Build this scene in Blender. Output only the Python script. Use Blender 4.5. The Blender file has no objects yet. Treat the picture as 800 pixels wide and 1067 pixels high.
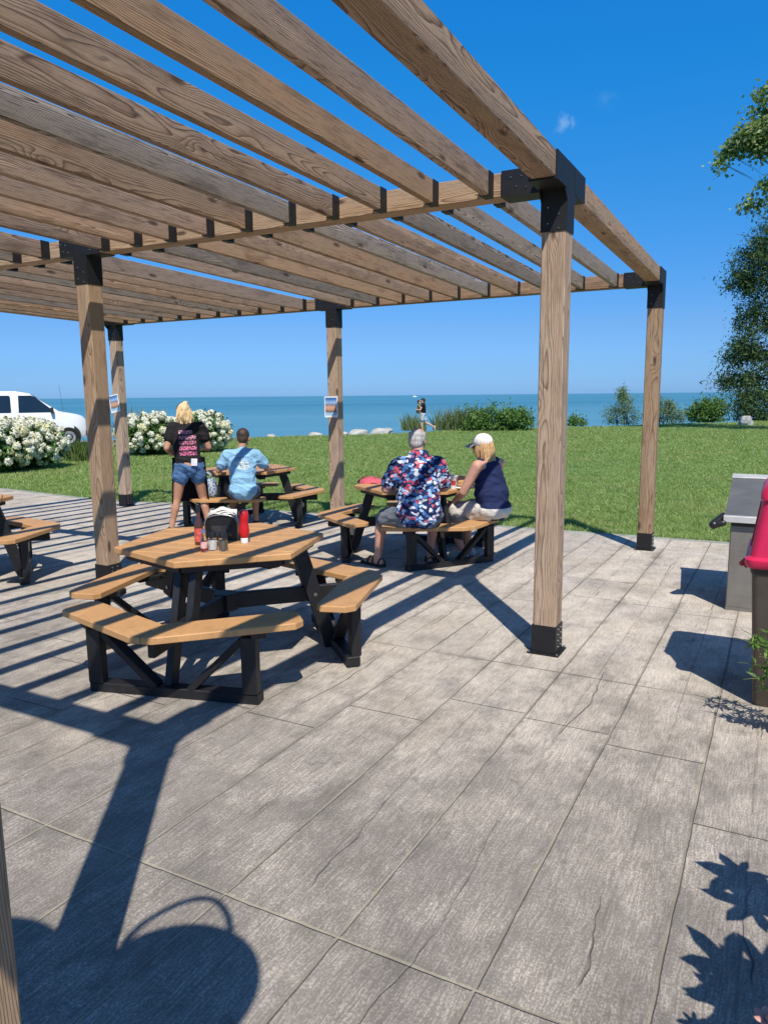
import bpy, bmesh, math, random
import numpy as np
from mathutils import Vector, Matrix, Euler
R = math.radians
rng = np.random.default_rng(7)
random.seed(7)
C = bpy.context.scene.collection
SC = bpy.context.scene

# ------------------------------------------------------------------ camera, sky, sun, exposure
CAMH = 1.65
f_px, yaw, pitch, roll = 774.4, 0.4899, 0.1556, -0.0096
fw = Vector((-math.sin(yaw)*math.cos(pitch), math.cos(yaw)*math.cos(pitch), -math.sin(pitch)))
r0 = Vector((math.cos(yaw), math.sin(yaw), 0)); u0 = r0.cross(fw)
rt = math.cos(roll)*r0 + math.sin(roll)*u0; up = -math.sin(roll)*r0 + math.cos(roll)*u0
cam = bpy.data.cameras.new('camera'); camo = bpy.data.objects.new('camera', cam); C.objects.link(camo)
M4 = Matrix((( rt.x, up.x, -fw.x, 0), (rt.y, up.y, -fw.y, 0), (rt.z, up.z, -fw.z, CAMH), (0, 0, 0, 1)))
camo.matrix_world = M4
cam.sensor_fit = 'AUTO'; cam.sensor_width = 36; cam.lens = f_px/1067*36
cam.clip_start = 0.05; cam.clip_end = 40000
SC.camera = camo

LD = Vector((-.445, .60, -1.0)).normalized()            # the way the sunlight travels
SUN_ELEV = math.asin(-LD.z); SUN_AZ = math.atan2(-LD.x, -LD.y)   # azimuth from +Y towards +X
w = bpy.data.worlds.new('World'); SC.world = w; w.use_nodes = True
nt = w.node_tree; nt.nodes.clear()
sky = nt.nodes.new('ShaderNodeTexSky'); sky.sky_type = 'NISHITA'; sky.sun_disc = False
sky.sun_elevation = SUN_ELEV; sky.sun_rotation = SUN_AZ
sky.altitude = 200; sky.air_density = 1.0; sky.dust_density = 0.25; sky.ozone_density = 3.2
hs = nt.nodes.new('ShaderNodeHueSaturation'); hs.inputs['Saturation'].default_value = 1.2
bg = nt.nodes.new('ShaderNodeBackground'); bg.inputs['Strength'].default_value = 0.082
wo = nt.nodes.new('ShaderNodeOutputWorld')
tcw = nt.nodes.new('ShaderNodeTexCoord'); sxw = nt.nodes.new('ShaderNodeSeparateXYZ'); nt.links.new(tcw.outputs['Generated'], sxw.inputs[0])
crw = nt.nodes.new('ShaderNodeValToRGB'); el = crw.color_ramp.elements                 # clearer, bluer air than the model's: a tint by height
SKYT = [(.000, (.29, .60, 1.46)), (.035, (.34, .62, 1.24)), (.085, (.43, .68, 1.12)), (.23, (.33, .96, 1.36)), (.36, (.18, 1.20, 1.66)), (.47, (.17, 1.32, 1.90)), (.62, (.62, .92, 1.10)), (1.0, (.72, .90, 1.0))]
while len(el) < len(SKYT): el.new(.5)
for e_, (p_, c_) in zip(el, SKYT): e_.position = p_; e_.color = (c_[0]/2, c_[1]/2, c_[2]/2, 1)
nt.links.new(sxw.outputs[2], crw.inputs[0])
mxw = nt.nodes.new('ShaderNodeMix'); mxw.data_type = 'RGBA'; mxw.blend_type = 'MULTIPLY'; mxw.inputs[0].default_value = 1.0
dbl = nt.nodes.new('ShaderNodeVectorMath'); dbl.operation = 'SCALE'; dbl.inputs['Scale'].default_value = 2.0
nt.links.new(sky.outputs[0], hs.inputs['Color']); nt.links.new(hs.outputs[0], mxw.inputs[6]); nt.links.new(crw.outputs[0], mxw.inputs[7])
nt.links.new(mxw.outputs[2], dbl.inputs[0])
def wn(kind, **p):
    n_ = nt.nodes.new('ShaderNode'+kind)
    for k_, v_ in p.items(): setattr(n_, k_, v_)
    return n_
nzw = wn('TexNoise'); nzw.inputs['Scale'].default_value = 38; nzw.inputs['Detail'].default_value = 5; nt.links.new(tcw.outputs['Generated'], nzw.inputs['Vector'])
nzv = wn('TexNoise'); nzv.inputs['Scale'].default_value = 26; nzv.inputs['Detail'].default_value = 6; nzv.inputs['Roughness'].default_value = .65; nt.links.new(tcw.outputs['Generated'], nzv.inputs['Vector'])
nsb = wn('VectorMath', operation='SUBTRACT'); nt.links.new(nzv.outputs['Color'], nsb.inputs[0]); nsb.inputs[1].default_value = (.5, .5, .5)
nsm = wn('VectorMath', operation='MULTIPLY'); nt.links.new(nsb.outputs[0], nsm.inputs[0]); nsm.inputs[1].default_value = (.075, .075, .022)
nad = wn('VectorMath', operation='ADD'); nt.links.new(nsm.outputs[0], nad.inputs[0]); nt.links.new(tcw.outputs['Generated'], nad.inputs[1])
cl_prev = None                                                                         # one small wisp of cloud, high over the right hand post
for (ex, ey, rad_) in ((580, 129, .014), (596, 131, .010), (628, 104, .014)):
    dv = (fw + rt*((ex-400)/f_px) + up*((533.5-ey)/f_px)).normalized()
    ds_ = wn('VectorMath', operation='DISTANCE'); nt.links.new(nad.outputs[0], ds_.inputs[0]); ds_.inputs[1].default_value = dv
    mr_ = wn('MapRange', interpolation_type='SMOOTHSTEP'); nt.links.new(ds_.outputs['Value'], mr_.inputs[0]); mr_.inputs[1].default_value = rad_; mr_.inputs[2].default_value = 0.0; mr_.inputs[3].default_value = 0; mr_.inputs[4].default_value = .34 if ex < 600 else .07
    if cl_prev is None: cl_prev = mr_.outputs[0]
    else:
        mx_ = wn('Math', operation='MAXIMUM'); nt.links.new(cl_prev, mx_.inputs[0]); nt.links.new(mr_.outputs[0], mx_.inputs[1]); cl_prev = mx_.outputs[0]
nm_ = wn('MapRange', interpolation_type='SMOOTHSTEP'); nt.links.new(nzw.outputs[0], nm_.inputs[0]); nm_.inputs[1].default_value = .35; nm_.inputs[2].default_value = .68
ml_ = wn('Math', operation='MULTIPLY'); nt.links.new(cl_prev, ml_.inputs[0]); nt.links.new(nm_.outputs[0], ml_.inputs[1])
mc_ = wn('Mix', data_type='RGBA'); nt.links.new(ml_.outputs[0], mc_.inputs[0]); nt.links.new(dbl.outputs[0], mc_.inputs[6]); mc_.inputs[7].default_value = (5.2, 7.0, 9.0, 1)
nt.links.new(mc_.outputs[2], bg.inputs['Color']); nt.links.new(bg.outputs[0], wo.inputs[0])

sl = bpy.data.lights.new('sun', 'SUN'); sl.energy = 4.3; sl.angle = R(0.5); sl.color = (1, .935, .84)
so = bpy.data.objects.new('sun', sl); C.objects.link(so); so.location = (20, -30, 60)
so.rotation_euler = LD.to_track_quat('-Z', 'Y').to_euler()
vs = SC.view_settings; vs.view_transform = 'Standard'; vs.look = 'None'; vs.exposure = 0.38; vs.gamma = 1; vs.use_curve_mapping = False

# ------------------------------------------------------------------ ground heights and picture helpers
def G(y): return -.016*(min(y, 13.25)-4.5)              # the patio falls gently towards the lake
def ray(px, py):
    return fw + rt*((px-400)/f_px) + up*((533.5-py)/f_px)
def gp(px, py, z=0.0):
    d = ray(px, py); y = 5.0
    for i in range(200):
        t = (z+G(y)-CAMH)/d.z; P = Vector((0, 0, CAMH))+d*t; y = .5*y+.5*P.y
    return P
def azp(px, dist):
    d = ray(px, 412); v = Vector((d.x, d.y)).normalized()*dist
    return Vector((v.x, v.y, G(v.y)))

# ------------------------------------------------------------------ object helpers
def tag(o, label, cat, group=None):
    o['label'] = label; o['category'] = cat
    if group: o['group'] = group
    return o
def thing(name, label, cat, loc=(0, 0, 0), rz=0, group=None):
    o = bpy.data.objects.new(name, None); C.objects.link(o); o.empty_display_size = .1
    o.location = loc; o.rotation_euler = (0, 0, rz)
    return tag(o, label, cat, group)
def link(name, me, mats=None, parent=None, loc=None, rot=None):
    o = bpy.data.objects.new(name, me); C.objects.link(o)
    if mats is not None and len(me.materials) == 0:
        for m in (mats if isinstance(mats, (list, tuple)) else [mats]): me.materials.append(m)
    if parent: o.parent = parent
    if loc is not None: o.location = loc
    if rot is not None: o.rotation_euler = rot
    return o
def struct(o): o['kind'] = 'structure'; return o
def dup(root, loc, rz, label=None, group=None):
    r = root.copy(); C.objects.link(r); r.location = loc; r.rotation_euler = (0, 0, rz)
    if label: r['label'] = label
    if group: r['group'] = group
    for ch in list(root.children):
        c = ch.copy(); C.objects.link(c); c.parent = r
        for g in ch.children:
            d = g.copy(); C.objects.link(d); d.parent = c
    return r

class MB:
    def __init__(s): s.v = []; s.f = []; s.m = []; s.mi = 0
    def add(s, V, F):
        o = len(s.v); s.v += [tuple(p) for p in V]
        for q in F: s.f.append(tuple(i+o for i in q)); s.m.append(s.mi)
    def box(s, c, d, rot=None, ch=0.0):
        """box centred at c, size d, optional 3x3/Euler rotation; ch chamfers the edges along the longest axis"""
        hx, hy, hz = d[0]/2, d[1]/2, d[2]/2
        if ch <= 0:
            V = [(-hx,-hy,-hz),(hx,-hy,-hz),(hx,hy,-hz),(-hx,hy,-hz),(-hx,-hy,hz),(hx,-hy,hz),(hx,hy,hz),(-hx,hy,hz)]
            F = [(0,3,2,1),(4,5,6,7),(0,1,5,4),(1,2,6,5),(2,3,7,6),(3,0,4,7)]
        else:
            ax = max(range(3), key=lambda i: d[i]); a, b = (ax+1) % 3, (ax+2) % 3
            ha, hb, hl = d[a]/2, d[b]/2, d[ax]/2
            prof = [(-ha+ch,-hb),(ha-ch,-hb),(ha,-hb+ch),(ha,hb-ch),(ha-ch,hb),(-ha+ch,hb),(-ha,hb-ch),(-ha,-hb+ch)]
            V = []
            for L, k in ((-hl, .0), (-hl+ch, 1), (hl-ch, 1), (hl, 0)):
                for (pa, pb) in prof:
                    q = [0, 0, 0]; q[ax] = L
                    sc_a = 1 if k else (ha-ch)/ha; sc_b = 1 if k else (hb-ch)/hb
                    q[a] = pa*sc_a; q[b] = pb*sc_b; V.append(tuple(q))
            F = [tuple(range(7, -1, -1)), tuple(range(24, 32))]
            for j in range(3):
                for i in range(8):
                    n = (i+1) % 8; F.append((j*8+i, j*8+n, j*8+8+n, j*8+8+i))
        m = None
        if rot is not None: m = rot if isinstance(rot, Matrix) else Euler(rot).to_matrix()
        V = [(m @ Vector(p) if m is not None else Vector(p)) + Vector(c) for p in V]
        s.add(V, F)
    def bar(s, a, b, w, t, ch=.004, upv=(0, 0, 1)):
        """plank from a to b, w across, t along upv-ish"""
        a, b = Vector(a), Vector(b); x = (b-a); L = x.length; x.normalize()
        u = Vector(upv); y = u.cross(x)
        if y.length < 1e-4: y = Vector((1, 0, 0)).cross(x)
        y.normalize(); z = x.cross(y)
        m = Matrix((x, y, z)).transposed()
        s.box((a+b)/2, (L, w, t), m, ch)
    def tube(s, pts, rad, n=8, cap=True):
        pts = [Vector(p) for p in pts]; rr = rad if isinstance(rad, (list, tuple)) else [rad]*len(pts)
        V = []; F = []; prev = None
        for i, p in enumerate(pts):
            t = (pts[min(i+1, len(pts)-1)]-pts[max(i-1, 0)]).normalized()
            if prev is None:
                a = Vector((0, 0, 1)) if abs(t.z) < .9 else Vector((1, 0, 0)); x = t.cross(a).normalized()
            else: x = (prev - t*prev.dot(t)).normalized()
            prev = x; y = t.cross(x)
            for k in range(n):
                an = 2*math.pi*k/n; V.append(p + (x*math.cos(an)+y*math.sin(an))*rr[i])
        for i in range(len(pts)-1):
            for k in range(n):
                k2 = (k+1) % n; F.append((i*n+k, i*n+k2, (i+1)*n+k2, (i+1)*n+k))
        if cap: F.append(tuple(range(n-1, -1, -1))); F.append(tuple((len(pts)-1)*n+k for k in range(n)))
        s.add(V, F)
    def lathe(s, prof, c=(0, 0, 0), n=20, rot=None):
        """prof: (radius, z) bottom to top"""
        V = []; F = []
        for r_, z in prof:
            for k in range(n):
                a = 2*math.pi*k/n; V.append(Vector((r_*math.cos(a), r_*math.sin(a), z)))
        for i in range(len(prof)-1):
            for k in range(n):
                k2 = (k+1) % n; F.append((i*n+k, i*n+k2, (i+1)*n+k2, (i+1)*n+k))
        F.append(tuple(range(n-1, -1, -1))); F.append(tuple((len(prof)-1)*n+k for k in range(n)))
        m = Euler(rot).to_matrix() if rot is not None else None
        s.add([(m @ p if m else p)+Vector(c) for p in V], F)
    def prism(s, poly, z0, z1, ch=0.0):
        """counter-clockwise polygon in xy extruded in z, top edge chamfered by ch"""
        n = len(poly); P = [Vector((p[0], p[1])) for p in poly]
        def inset(d):
            out = []
            for i in range(n):
                a = (P[i]-P[i-1]).normalized(); b = (P[(i+1) % n]-P[i]).normalized()
                na = Vector((-a.y, a.x)); nb = Vector((-b.y, b.x)); bi = (na+nb); l = bi.length_squared
                out.append(P[i]+bi*(2*d/l) if l > 1e-6 else P[i])
            return out
        lay = [(P, z0)]
        if ch > 0: lay = [(inset(ch*.7), z0), (P, z0+ch*.7), (P, z1-ch), (inset(ch), z1)]
        else: lay.append((P, z1))
        V = [(p.x, p.y, z) for L, z in lay for p in L]; F = [tuple(range(n-1, -1, -1)), tuple((len(lay)-1)*n+i for i in range(n))]
        for j in range(len(lay)-1):
            for i in range(n):
                k = (i+1) % n; F.append((j*n+i, j*n+k, (j+1)*n+k, (j+1)*n+i))
        s.add(V, F)
    def ball(s, c, rad, rot=None, seg=16, rings=10):
        rx, ry, rz = rad if isinstance(rad, (list, tuple)) else (rad,)*3
        V = [Vector((0, 0, -rz))]; F = []
        for i in range(1, rings):
            ph = -math.pi/2+math.pi*i/rings
            for k in range(seg):
                a = 2*math.pi*k/seg; V.append(Vector((rx*math.cos(ph)*math.cos(a), ry*math.cos(ph)*math.sin(a), rz*math.sin(ph))))
        V.append(Vector((0, 0, rz)))
        for k in range(seg):
            k2 = (k+1) % seg; F.append((0, 1+k2, 1+k)); F.append((len(V)-1, 1+(rings-2)*seg+k, 1+(rings-2)*seg+k2))
        for i in range(rings-2):
            for k in range(seg):
                k2 = (k+1) % seg; F.append((1+i*seg+k, 1+i*seg+k2, 1+(i+1)*seg+k2, 1+(i+1)*seg+k))
        m = Euler(rot).to_matrix() if rot is not None else None
        s.add([(m @ p if m else p)+Vector(c) for p in V], F)
    def cap(s, a, b, ra, rb, n=14):
        """capsule with two radii"""
        a, b = Vector(a), Vector(b); t = (b-a); L = t.length
        t = t.normalized() if L > 1e-6 else Vector((0, 0, 1)); pts = []; rr = []
        for i in range(5):
            an = math.pi/2*(1-i/4.0); pts.append(a-t*ra*math.sin(an)); rr.append(max(ra*math.cos(an), .0006))
        for i in range(5):
            an = math.pi/2*(i/4.0); pts.append(b+t*rb*math.sin(an)); rr.append(max(rb*math.cos(an), .0006))
        ux = t.cross(Vector((0, 0, 1)) if abs(t.z) < .9 else Vector((1, 0, 0))).normalized(); uy = t.cross(ux)
        V = []; F = []
        for p, r_ in zip(pts, rr):
            for k in range(n):
                an = 2*math.pi*k/n; V.append(p+(ux*math.cos(an)+uy*math.sin(an))*r_)
        m_ = len(pts)
        for i in range(m_-1):
            for k in range(n):
                k2 = (k+1) % n; F.append((i*n+k, i*n+k2, (i+1)*n+k2, (i+1)*n+k))
        F.append(tuple(range(n-1, -1, -1))); F.append(tuple((m_-1)*n+k for k in range(n)))
        s.add(V, F)
    def mesh(s, name, smooth=False, angle=None):
        me = bpy.data.meshes.new(name); me.from_pydata([tuple(p) for p in s.v], [], s.f)
        if any(s.m): me.polygons.foreach_set('material_index', s.m)
        if smooth: me.polygons.foreach_set('use_smooth', [True]*len(me.polygons))
        me.update()
        if angle:
            me.set_sharp_from_angle(angle=R(angle))
        return me
    def build(s, name, mats, parent=None, loc=None, rot=None, smooth=False, angle=None):
        return link(name, s.mesh(name, smooth, angle), mats, parent, loc, rot)
def lathe_obj(name, prof, mat, parent, loc=None, n=20, rot=None):
    b = MB(); b.lathe(prof, n=n); return b.build(name, mat, parent, loc, rot, True, 40)

def fuse(mb, name, voxel, mats, parent, smooth_it=9):
    """one continuous skin round every overlapping piece in mb"""
    me = mb.mesh(name+'_raw'); o = bpy.data.objects.new('raw', me); C.objects.link(o)
    md = o.modifiers.new('r', 'REMESH'); md.mode = 'VOXEL'; md.voxel_size = voxel; md.use_smooth_shade = True
    if smooth_it:
        sm = o.modifiers.new('s', 'SMOOTH'); sm.factor = .5; sm.iterations = smooth_it
    dg = bpy.context.evaluated_depsgraph_get(); dg.update()
    m2 = bpy.data.meshes.new_from_object(o.evaluated_get(dg)); m2.name = name
    bpy.data.objects.remove(o); bpy.data.meshes.remove(me)
    m2.materials.clear()
    if name in ('tee', 'shirt', 'shorts', 'denim_shorts', 'tank_top', 'top'):
        n_v = len(m2.vertices); co = np.zeros(n_v*3, np.float32); m2.vertices.foreach_get('co', co); co = co.reshape(-1, 3).astype(float)
        nr = np.zeros(n_v*3, np.float32); m2.vertices.foreach_get('normal', nr); nr = nr.reshape(-1, 3).astype(float)
        q_ = co*np.array([17, 17, 30.]); tw = np.stack([np.sin(q_[:, 1]*.7+q_[:, 2]*.5), np.sin(q_[:, 2]*.6+q_[:, 0]*.8+1), np.sin(q_[:, 0]*.5+q_[:, 1]*.9+2)], -1)
        q_ = q_+tw*1.7; a_ = np.sin(q_[:, 0]+.6*q_[:, 2])*.5+np.sin(q_[:, 2]*.9-.5*q_[:, 1]+1.3)*.5+np.sin(q_[:, 1]*1.7+q_[:, 2]*1.3)*.3
        co += nr*((.0085*(1-2*np.abs(a_))-.003)*.8)[:, None]; m2.vertices.foreach_set('co', co.astype(np.float32).ravel()); m2.update()
    m2.polygons.foreach_set('use_smooth', [True]*len(m2.polygons))
    return link(name, m2, mats, parent)

def np_mesh(name, V, F, k):
    """V (n,3), F (m,k) numpy"""
    me = bpy.data.meshes.new(name); me.vertices.add(len(V)); me.vertices.foreach_set('co', V.astype(np.float32).ravel())
    me.loops.add(F.size); me.polygons.add(len(F))
    me.loops.foreach_set('vertex_index', F.astype(np.int32).ravel())
    me.polygons.foreach_set('loop_start', np.arange(0, F.size, k, dtype=np.int32))
    try: me.polygons.foreach_set('loop_total', np.full(len(F), k, dtype=np.int32))
    except Exception: pass
    me.update(calc_edges=True); return me

# ------------------------------------------------------------------ materials
class N:
    def __init__(s, name):
        s.m = bpy.data.materials.new(name); s.m.use_nodes = True; s.t = s.m.node_tree; s.t.nodes.clear()
        s.out = s.t.nodes.new('ShaderNodeOutputMaterial'); s.p = s.t.nodes.new('ShaderNodeBsdfPrincipled')
        s.t.links.new(s.p.outputs[0], s.out.inputs[0])
    def n(s, kind, props=None, **ins):
        nd = s.t.nodes.new('ShaderNode'+kind)
        for k, v in (props or {}).items(): setattr(nd, k, v)
        for k, v in ins.items():
            key = int(k[1:]) if k[0] == 'i' and k[1:].isdigit() else k.replace('_', ' ')
            s.set(nd.inputs[key], v)
        return nd
    def set(s, sock, v):
        if hasattr(v, 'is_output') or isinstance(v, bpy.types.NodeSocket): s.t.links.new(v, sock)
        else: sock.default_value = v
    def math(s, op, a, b=0.0, c=0.0, clamp=False):
        nd = s.n('Math', {'operation': op, 'use_clamp': clamp}); s.set(nd.inputs[0], a); s.set(nd.inputs[1], b); s.set(nd.inputs[2], c); return nd.outputs[0]
    def mix(s, fac, a, b, blend='MIX'):
        nd = s.t.nodes.new('ShaderNodeMix'); nd.data_type = 'RGBA'; nd.blend_type = blend
        s.set(nd.inputs[0], fac); s.set(nd.inputs[6], a if not isinstance(a, tuple) else (*a, 1)[:4]); s.set(nd.inputs[7], b if not isinstance(b, tuple) else (*b, 1)[:4])
        return nd.outputs[2]
    def ramp(s, fac, stops, interp='LINEAR'):
        nd = s.t.nodes.new('ShaderNodeValToRGB'); nd.color_ramp.interpolation = interp; e = nd.color_ramp.elements
        while len(e) < len(stops): e.new(.5)
        for el, (p, c) in zip(e, stops):
            el.position = p; el.color = (*c, 1) if isinstance(c, tuple) else (c, c, c, 1)
        s.set(nd.inputs[0], fac); return nd.outputs[0]
    def sstep(s, v, a, b):
        nd = s.n('MapRange', {'interpolation_type': 'SMOOTHSTEP'}); s.set(nd.inputs[0], v); nd.inputs[1].default_value = a; nd.inputs[2].default_value = b; return nd.outputs[0]
    def noise(s, vec, scale, detail=3, rough=.5, dist=0.0):
        nd = s.t.nodes.new('ShaderNodeTexNoise'); s.set(nd.inputs['Vector'], vec); nd.inputs['Scale'].default_value = scale
        nd.inputs['Detail'].default_value = detail; nd.inputs['Roughness'].default_value = rough; nd.inputs['Distortion'].default_value = dist
        return nd
    def obj(s): return s.t.nodes.new('ShaderNodeTexCoord').outputs['Object']
    def rand(s): return s.t.nodes.new('ShaderNodeObjectInfo').outputs['Random']
    def sep(s, v): nd = s.t.nodes.new('ShaderNodeSeparateXYZ'); s.set(nd.inputs[0], v); return nd.outputs
    def comb(s, x, y, z):
        nd = s.t.nodes.new('ShaderNodeCombineXYZ'); s.set(nd.inputs[0], x); s.set(nd.inputs[1], y); s.set(nd.inputs[2], z); return nd.outputs[0]
    def scale(s, v, k):
        nd = s.n('VectorMath', {'operation': 'MULTIPLY'}); s.set(nd.inputs[0], v); s.set(nd.inputs[1], k); return nd.outputs[0]
    def vadd(s, v, k):
        nd = s.n('VectorMath', {'operation': 'ADD'}); s.set(nd.inputs[0], v); s.set(nd.inputs[1], k); return nd.outputs[0]
    def bump(s, h, strength=.3, dist=.01):
        nd = s.n('Bump'); nd.inputs['Strength'].default_value = strength; nd.inputs['Distance'].default_value = dist
        s.set(nd.inputs['Height'], h); s.t.links.new(nd.outputs[0], s.p.inputs['Normal'])
    def base(s, c, rough=.6, spec=.4, metal=0.0):
        s.set(s.p.inputs['Base Color'], c if not isinstance(c, tuple) else (*c, 1)[:4]); s.set(s.p.inputs['Roughness'], rough)
        s.set(s.p.inputs['Specular IOR Level'], spec); s.set(s.p.inputs['Metallic'], metal); return s.m

def plain(name, c, rough=.6, spec=.4, metal=0.0, var=.12, scale=8.0, bump=0.0, bscale=60.0):
    """a colour with gentle unevenness"""
    q = N(name); o = q.obj(); nz = q.noise(o, scale, 4, .6).outputs[0]
    lo = tuple(x*(1-var) for x in c); hi = tuple(min(1, x*(1+var)) for x in c)
    col = q.ramp(nz, [(.3, lo), (.7, hi)])
    rg = q.n('MapRange'); q.set(rg.inputs[0], nz); rg.inputs[3].default_value = max(0, rough-.08); rg.inputs[4].default_value = min(1, rough+.08)
    if bump: q.bump(q.noise(o, bscale, 3, .6).outputs[0], bump, .004)
    return q.base(col, rg.outputs[0], spec, metal)

def wood_mat(name, light, mid, dark, grey, gfac):
    """weathered softwood, grain along the object's X"""
    q = N(name); o = q.obj(); rd = q.rand()
    off = q.comb(q.math('MULTIPLY', rd, 37.0), q.math('MULTIPLY', rd, 11.0), q.math('MULTIPLY', rd, 23.0))
    rd2 = q.math('FRACT', q.math('MULTIPLY', rd, 7.31)); rd3 = q.math('FRACT', q.math('MULTIPLY', rd, 17.77))
    po = q.vadd(o, off)
    lowv = q.noise(q.scale(po, (.75, 2.5, 2.5)), 1.0, 2, .5).outputs['Color']
    midv = q.noise(q.scale(po, (3.5, 14, 14)), 1.0, 2, .5).outputs[0]
    # knots
    vo = q.t.nodes.new('ShaderNodeTexVoronoi'); vo.feature = 'F1'
    q.set(vo.inputs['Vector'], q.scale(po, (2.3, 7.5, 7.5))); vo.inputs['Scale'].default_value = 1.0
    kd = vo.outputs['Distance']
    kfield = q.math('POWER', 2.718, q.math('MULTIPLY', q.math('MULTIPLY', kd, kd), -14.0))
    sx = q.sep(o); ls = q.sep(lowv)
    yy = q.math('ADD', q.math('ADD', sx[1], q.math('SUBTRACT', q.math('MULTIPLY', rd2, .24), .12)), q.math('MULTIPLY', q.math('SUBTRACT', ls[0], .5), .085))
    zz = q.math('ADD', q.math('ADD', sx[2], q.math('SUBTRACT', q.math('MULTIPLY', rd3, .24), .12)), q.math('MULTIPLY', q.math('SUBTRACT', ls[1], .5), .085))
    rr = q.math('SQRT', q.math('ADD', q.math('MULTIPLY', yy, yy), q.math('MULTIPLY', zz, zz)))
    rr = q.math('ADD', rr, q.math('MULTIPLY', kfield, .022))
    rr = q.math('ADD', rr, q.math('MULTIPLY', midv, .009))
    fr = q.math('FRACT', q.math('MULTIPLY', rr, 165.0))
    late = q.math('POWER', fr, 2.2)                           # slow darkening, sharp return: early and late wood
    late = q.math('MULTIPLY', late, q.sstep(fr, 1.0, .86))
    fib = q.noise(q.scale(po, (6, 190, 190)), 1.0, 3, .65).outputs[0]
    col = q.ramp(late, [(0.0, light), (.45, mid), (.8, dark)])
    col = q.mix(q.math('MULTIPLY', q.sstep(fib, .50, .66), .55), col, tuple(x*.45 for x in dark))
    gp_ = q.noise(q.scale(po, (.8, 5, 5)), 1.0, 3, .6).outputs[0]
    gm = q.math('MULTIPLY', q.sstep(q.math('ADD', gp_, q.math('MULTIPLY', q.math('SUBTRACT', rd3, .5), .35)), .42, .68), gfac)
    col = q.mix(gm, col, q.mix(late, grey, tuple(x*.42 for x in grey)))
    stn = q.noise(q.scale(po, (2.2, 9, 9)), 1.0, 4, .65).outputs[0]; col = q.mix(q.math('MULTIPLY', q.sstep(stn, .52, .70), .45), col, tuple(x*1.15 for x in dark))
    chk = q.noise(q.scale(po, (1.6, 85, 85)), 1.0, 2, .5).outputs[0]; col = q.mix(q.math('MULTIPLY', q.sstep(chk, .70, .75), .8), col, (.03, .02, .014))
    kn = q.math('MULTIPLY', q.sstep(kd, .17, .07), q.sstep(vo.outputs['Color'], .30, .36))
    col = q.mix(q.math('MULTIPLY', kn, .85), col, (.07, .035, .02))
    hv = q.t.nodes.new('ShaderNodeHueSaturation'); q.set(hv.inputs['Color'], col)
    q.set(hv.inputs['Value'], q.math('ADD', .74, q.math('MULTIPLY', rd2, .40))); q.set(hv.inputs['Saturation'], q.math('ADD', .70, q.math('MULTIPLY', rd3, .34)))
    hgt = q.math('SUBTRACT', q.math('MULTIPLY', fib, .6), q.math('MULTIPLY', late, .8))
    q.bump(hgt, .55, .004)
    return q.base(hv.outputs[0], .82, .25)

W_RAFT = wood_mat('weathered_pine', (.44, .275, .155), (.33, .19, .098), (.085, .040, .019), (.29, .235, .18), .35)
W_GREY = wood_mat('silvered_pine', (.40, .315, .235), (.215, .155, .105), (.032, .022, .016), (.31, .275, .235), .6)
W_POST = wood_mat('post_pine', (.50, .335, .195), (.41, .255, .14), (.17, .085, .04), (.38, .295, .215), .25)
BLACK_STEEL = plain('black_powder_coat', (.011, .011, .012), .55, .35, 0, .2, 12, .15, 220)
BOLT = plain('zinc_bolt', (.42, .42, .40), .35, .5, 1.0)

def lumber(name, c, rough, spec=.4):
    q = N(name); o = q.obj(); fi = q.noise(q.scale(o, (3, 3, 3)), 1.5, 3, .6).outputs[0]; fi2 = q.noise(q.scale(o, (18, 90, 90)), 1.0, 3, .6).outputs[0]
    col = q.ramp(fi, [(.25, tuple(x*.84 for x in c)), (.75, tuple(min(1, x*1.12) for x in c))])
    col = q.mix(q.math('MULTIPLY', q.sstep(fi2, .45, .75), .30), col, tuple(x*.5 for x in c))
    stn = q.noise(o, 6.5, 5, .7).outputs[0]; col = q.mix(q.math('MULTIPLY', q.sstep(stn, .52, .68), .40), col, tuple(x*.6+.02 for x in c)); col = q.mix(q.math('MULTIPLY', q.sstep(q.noise(q.scale(o, (9, 60, 9)), 1.0, 3, .7).outputs[0], .62, .7), .35), col, tuple(min(1, x*1.25+.03) for x in c))
    q.bump(fi2, .2, .002); return q.base(col, rough, spec)
TAN = lumber('cedar_plastic_lumber', (.52, .285, .118), .55, .3)
TAN_DK = lumber('worn_plastic_lumber', (.34, .20, .12), .6, .3)
BLACK_L = lumber('black_plastic_lumber', (.012, .012, .013), .5, .4)

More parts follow.
